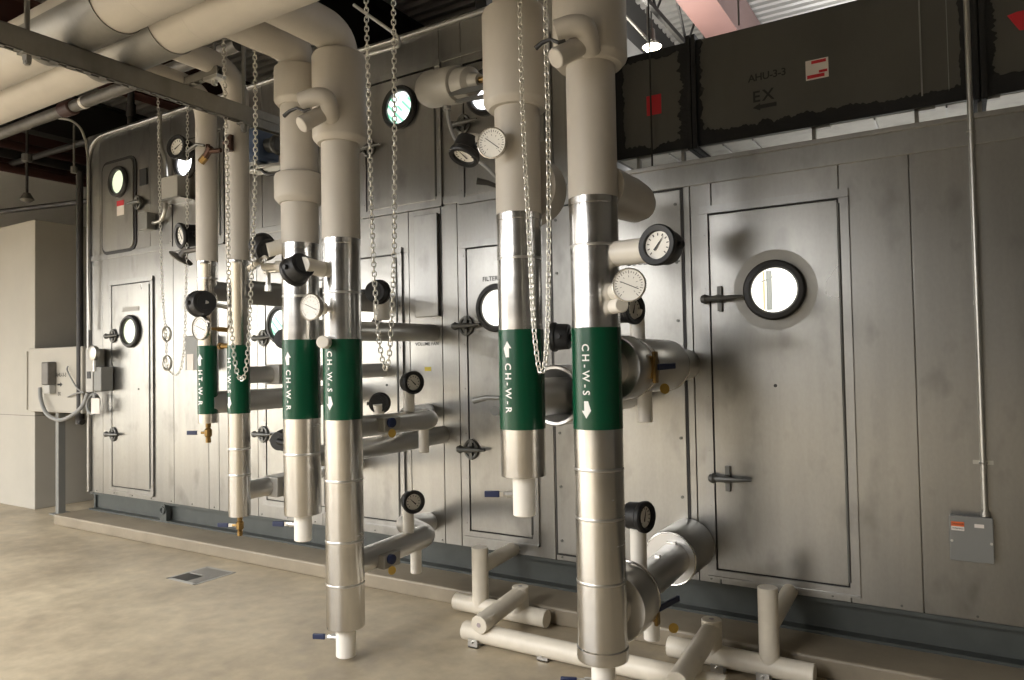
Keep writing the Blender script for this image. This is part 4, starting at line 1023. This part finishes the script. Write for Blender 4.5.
obj('cable', MB().tube(spline([at(447, 106, y=-1.02), at(449, 122, y=-1.0), at(455, 139, y=-1.0), at(465, 152, y=-1.0), at(484, 165, y=-1.0), at(497, 178, y=-1.05)], 8), .010, 8).cyl(at(447, 110, y=-1.02), at(446.5, 100, y=-1.02), .022, seg=10), M_flex, t)

# thin tube rails near the top of the tall section
a = at(363, 52, y=-.2); b = at(402, 41, y=-.2)
tag(obj('bent_rod', MB().tube(fillet([at(362, 57, y=-.25), at(400, 46, y=-.25), at(398, 36, y=-.25), at(354, 5, y=-.25)], .05), .012, 8).tube([at(358, 51, y=-.25), at(398, 39, y=-.25)], .010, 8), M_conduit, loc=at(400, 46, y=-.25)), 'thin bent metal rod near the roof edge behind the middle chain', 'rod')

# ------------------------------------------------------------------ chains
def chain(name, label, pts, pitch, wire, wid, rot=0.0, group=None, links=True):
    path = spline(pts, 24)
    # resample
    out = [path[0]]; acc = 0
    for a, b in zip(path[:-1], path[1:]):
        L = (b-a).length; s = pitch-acc
        while s <= L:
            out.append(a.lerp(b, s/L)); s += pitch
        acc = (acc+L) % pitch
    mb = MB(); half = pitch/2+wire*.5; rw = wid/2-wire/2; sides = 6
    for i in range(len(out)-1):
        c = (out[i]+out[i+1])/2; t = (out[i+1]-out[i]).normalized()
        ref = V((math.cos(rot), math.sin(rot), 0)); u = (ref-t*ref.dot(t)).normalized(); w_ = t.cross(u)
        if i % 2: u, w_ = w_, -u
        n = 12; vs = []; fs = []
        st = half-rw
        for k in range(n):
            q = 2*PI*k/n; cx_, sx_ = math.cos(q), math.sin(q)
            p = u*rw*cx_+t*(rw*sx_+(st if sx_ > 0 else -st)); d = u*cx_+t*sx_
            for j in range(sides):
                g = 2*PI*j/sides; vs.append(c+p+(d*math.cos(g)+w_*math.sin(g))*wire/2)
        for k in range(n):
            for j in range(sides):
                k2, j2 = (k+1) % n, (j+1) % sides; fs.append((k*sides+j, k2*sides+j, k2*sides+j2, k*sides+j2))
        mb.add(vs, fs)
    return tag(obj(name, mb, M_chain, loc=pts[len(pts)//2], smooth=60), label, 'chain', group)
def cp(lst, y): return [at(a, b, y=y) for a, b in lst]
CY = -1.47
chain('hoist_chain', 'thick zinc chain loop hanging in front of the slim HT-W-S riser', cp([(222, -20), (224, 60), (227, 170), (229, 290), (232.5, 340), (236, 368), (240, 378.5), (244, 377), (247.5, 355), (251, 290), (255, 180), (255, 70), (252, -20)], CY), .0225, .0058, .025, .75)
chain('hoist_chain', 'thick zinc chain loop hanging between the longest and the short riser', cp([(365.5, -20), (367.5, 60), (370, 150), (373, 250), (378, 330), (382.5, 360), (386, 370), (388.5, 360), (391, 330), (394, 250), (394.5, 150), (394, 60), (393, -20)], CY), .0225, .0058, .025, .55)
chain('hoist_chain', 'thick zinc chain loop hanging beside the cream collar of the short riser', cp([(519.5, -20), (521, 60), (524, 140), (528, 215), (533.5, 320), (538, 362), (542, 374), (546, 355), (548, 310), (549, 215), (548, 120), (546, 50), (545, -20)], CY), .0225, .0058, .025, 1.15)
c3 = chain('hoist_chain', 'thin chain loop with two ring grips hanging before the wall near the slim risers', cp([(158, 95), (159, 160), (160.5, 230), (163, 300), (166, 333), (167, 364), (172, 373.5), (178, 374), (182, 362), (185, 330), (187, 230), (187.5, 105)], -1.0), .022, .0048, .020, .9)
for q in ((166.5, 334), (167, 363)):
    c = at(*q, y=-1.0); obj('ring_grip', MB().ring(c, (.9, -.2, 0), .030, .007, 20, 8, 1.5).ring(c, (.2, -.9, 0), .026, .006, 20, 8, 1.5), M_chain, c3)

# ------------------------------------------------------------------ condensate traps on the floor
def trap(name, label, parts, brackets=(), caps=()):
    t = thing(name, label, 'pipe', parts[0][0])
    for (a, b, r) in parts:
        obj('pipe_run', MB().cyl(a, b, r, seg=28, ch=.003), M_trap, t)
    for (c, r, ax) in caps:
        obj('cement_ring', MB().lathe([(r*.25, 0), (r*.25, .001)], c, ax, 16), M_cement, t)
    for c in brackets:
        c = V(c)
        obj('pipe_foot', MB().box(c+V((-.03, -.03, 0)), c+V((.03, -.024, .045))).box(c+V((-.03, .024, 0)), c+V((.03, .03, .045))).box(c+V((-.03, -.03, 0)), c+V((.03, .03, .006))).cyl(c+V((.0, -.045, .03)), c+V((0, .045, .03)), .007, seg=8), M_valve, t, smooth=0)
    return t
r = .050; zc = .062
ya, yl, yb = -.385, -.745, -.425
A0, A1 = at(456, 601, y=ya), at(547, 619, y=ya)
xa0, xa1 = A0.x, A1.x
xv = at(480, 560, y=ya).x
vt = at(479.5, 547, y=ya).z
xs = at(519, 590, y=-.40).x; zs = at(520, 587, y=-.40).z
# long front run and its crossing leg share one glued assembly
xl0, xl1 = at(465, 630, y=yl).x, -.92
zc2 = .062
xcross = at(489, 625, y=yl).x
e1 = V((xs, yl-.07, at(473, 624, y=yl-.07).z))
trap('condensate_trap', 'cream plastic drain trap with a tall standpipe on the floor below the filter door',
     [((xa0, ya, zc), (xa1, ya, zc), r), ((xv, ya, zc), (xv, ya, vt), r), ((xs, ya+.0, zc), (xs, ya, zs), r*.98),
      ((xs, ya-.01, zs-.045), e1, r*.98), ((xv, ya, vt-.12), (xv, .055, vt-.095), r*.9), ((xs, yl, zc2), (xs, yl, zc2+.11), r*.98)],
     [(xl0+.09, yl-.03, 0)], [((xs, ya, zs+.0005), r, Z), (e1-Y*.0008, r, -Y)])
trap('drain_line', 'long cream plastic drain pipe lying on the floor under the thickest riser', [((xl0, yl, zc2), (xl1, yl, zc2), r)], [(xl0+.5, yl, 0)])
xb0, xb1 = at(688, 652, y=yb).x, at(815, 672, y=yb).x
xv = at(769, 640, y=yb).x; vt = at(768, 587, y=yb).z
xs = at(712, 640, y=yb).x; zs = at(712, 619, y=yb).z
e2 = V((xs, -.95, at(676, 683, y=-.95).z))
trap('condensate_trap', 'cream plastic drain trap with a tall standpipe on the floor below the big porthole door',
     [((xb0-.10, yb, zc), (xb1, yb, zc), r), ((xv, yb, zc), (xv, yb, vt), r*.93), ((xs, yb, zc), (xs, yb, zs), r*.98),
      ((xs, yb-.01, zs-.055), e2, r*.98), ((xv, yb, vt-.19), (xv+.02, .055, vt-.125), r*.8), ((xs, yl, zc2), (xs, yl, zc2+.11), r*.98)],
     [(xs+.04, yb-.04, 0), (xb1-.22, yb-.035, 0)], [((xs, yb, zs+.0005), r, Z), (e2-Y*.0008, r, -Y)])

# ------------------------------------------------------------------ floor sink
fs_ = thing('floor_sink', 'square steel floor sink with half its grate cover in the concrete floor', 'drain', (-4.765, -.67, 0))
mb = MB()
w = .02
mb.box((fx0-.004, fy0-.004, -.1), (fx0+w, fy1+.004, .003)).box((fx1-w, fy0-.004, -.1), (fx1+.004, fy1+.004, .003)).box((fx0, fy0-.004, -.1), (fx1, fy0+w, .003)).box((fx0, fy1-w, -.1), (fx1, fy1+.004, .003))
mb.box((fx0, fy0, -.13), (fx1, fy1, -.10))
obj('basin', mb, M_boxl, fs_, smooth=0)
obj('cover', MB().box((fx0+w, -.67, -.006), (fx1-w, fy1-w, .004)).box((fx0+.2, fy0+w, -.006), (fx1-w, -.67, .004)), M_strut, fs_, smooth=0, bevel=.002)
obj('strainer', MB().lathe([(.01, 0), (.05, .003), (.06, -.02), (.062, -.03)], (fx0+.11, fy0+.09, -.07), Z, 20), M_valve, fs_)

# ------------------------------------------------------------------ light
def area(name, loc, rot, sx, sy, power, col, shape='RECTANGLE', spread=180):
    l = bpy.data.lights.new(name, 'AREA'); l.shape = shape; l.size = sx; l.size_y = sy; l.energy = power; l.color = col; l.spread = math.radians(spread)
    o = bpy.data.objects.new(name, l); C.objects.link(o); o.location = loc; o.rotation_euler = rot; return o
WARM = (1, .99, .985)
for x, p in ((-12.7, 235), (-8.8, 130), (-6.0, 135), (-3.1, 140)):
    for y0 in (-5.6, -8.4, -11.2):
        area('fluorescent_light', (x, y0, 3.05), (0, 0, 0), 1.2, 2.3, p, WARM)
l = bpy.data.lights.new('lamp_glow', 'POINT'); l.energy = 120; l.color = (1, .95, .86); l.shadow_soft_size = .15
o = bpy.data.objects.new('lamp_glow', l); C.objects.link(o); o.location = lp-Z*.25
for y_ in (3.4, 6.4):
    area('rear_fluorescent_light', (.6, y_, 4.2), (0, 0, 0), 5.0, .25, 150, WARM)
    area('deck_fill_light', (.8, y_, 3.7), (PI, 0, 0), 5.0, .25, 110, WARM)  # added upward fill that brightens the roof deck

w = bpy.data.worlds.new('world'); bpy.context.scene.world = w; w.use_nodes = True
w.node_tree.nodes['Background'].inputs[0].default_value = (.05, .045, .04, 1)
w.node_tree.nodes['Background'].inputs[1].default_value = .2

sc = bpy.context.scene
sc.view_settings.view_transform = 'Standard'; sc.view_settings.look = 'None'
sc.view_settings.gamma = 1; sc.view_settings.use_curve_mapping = False
sc.view_settings.exposure = 0.6
sc.cycles.max_bounces = 8
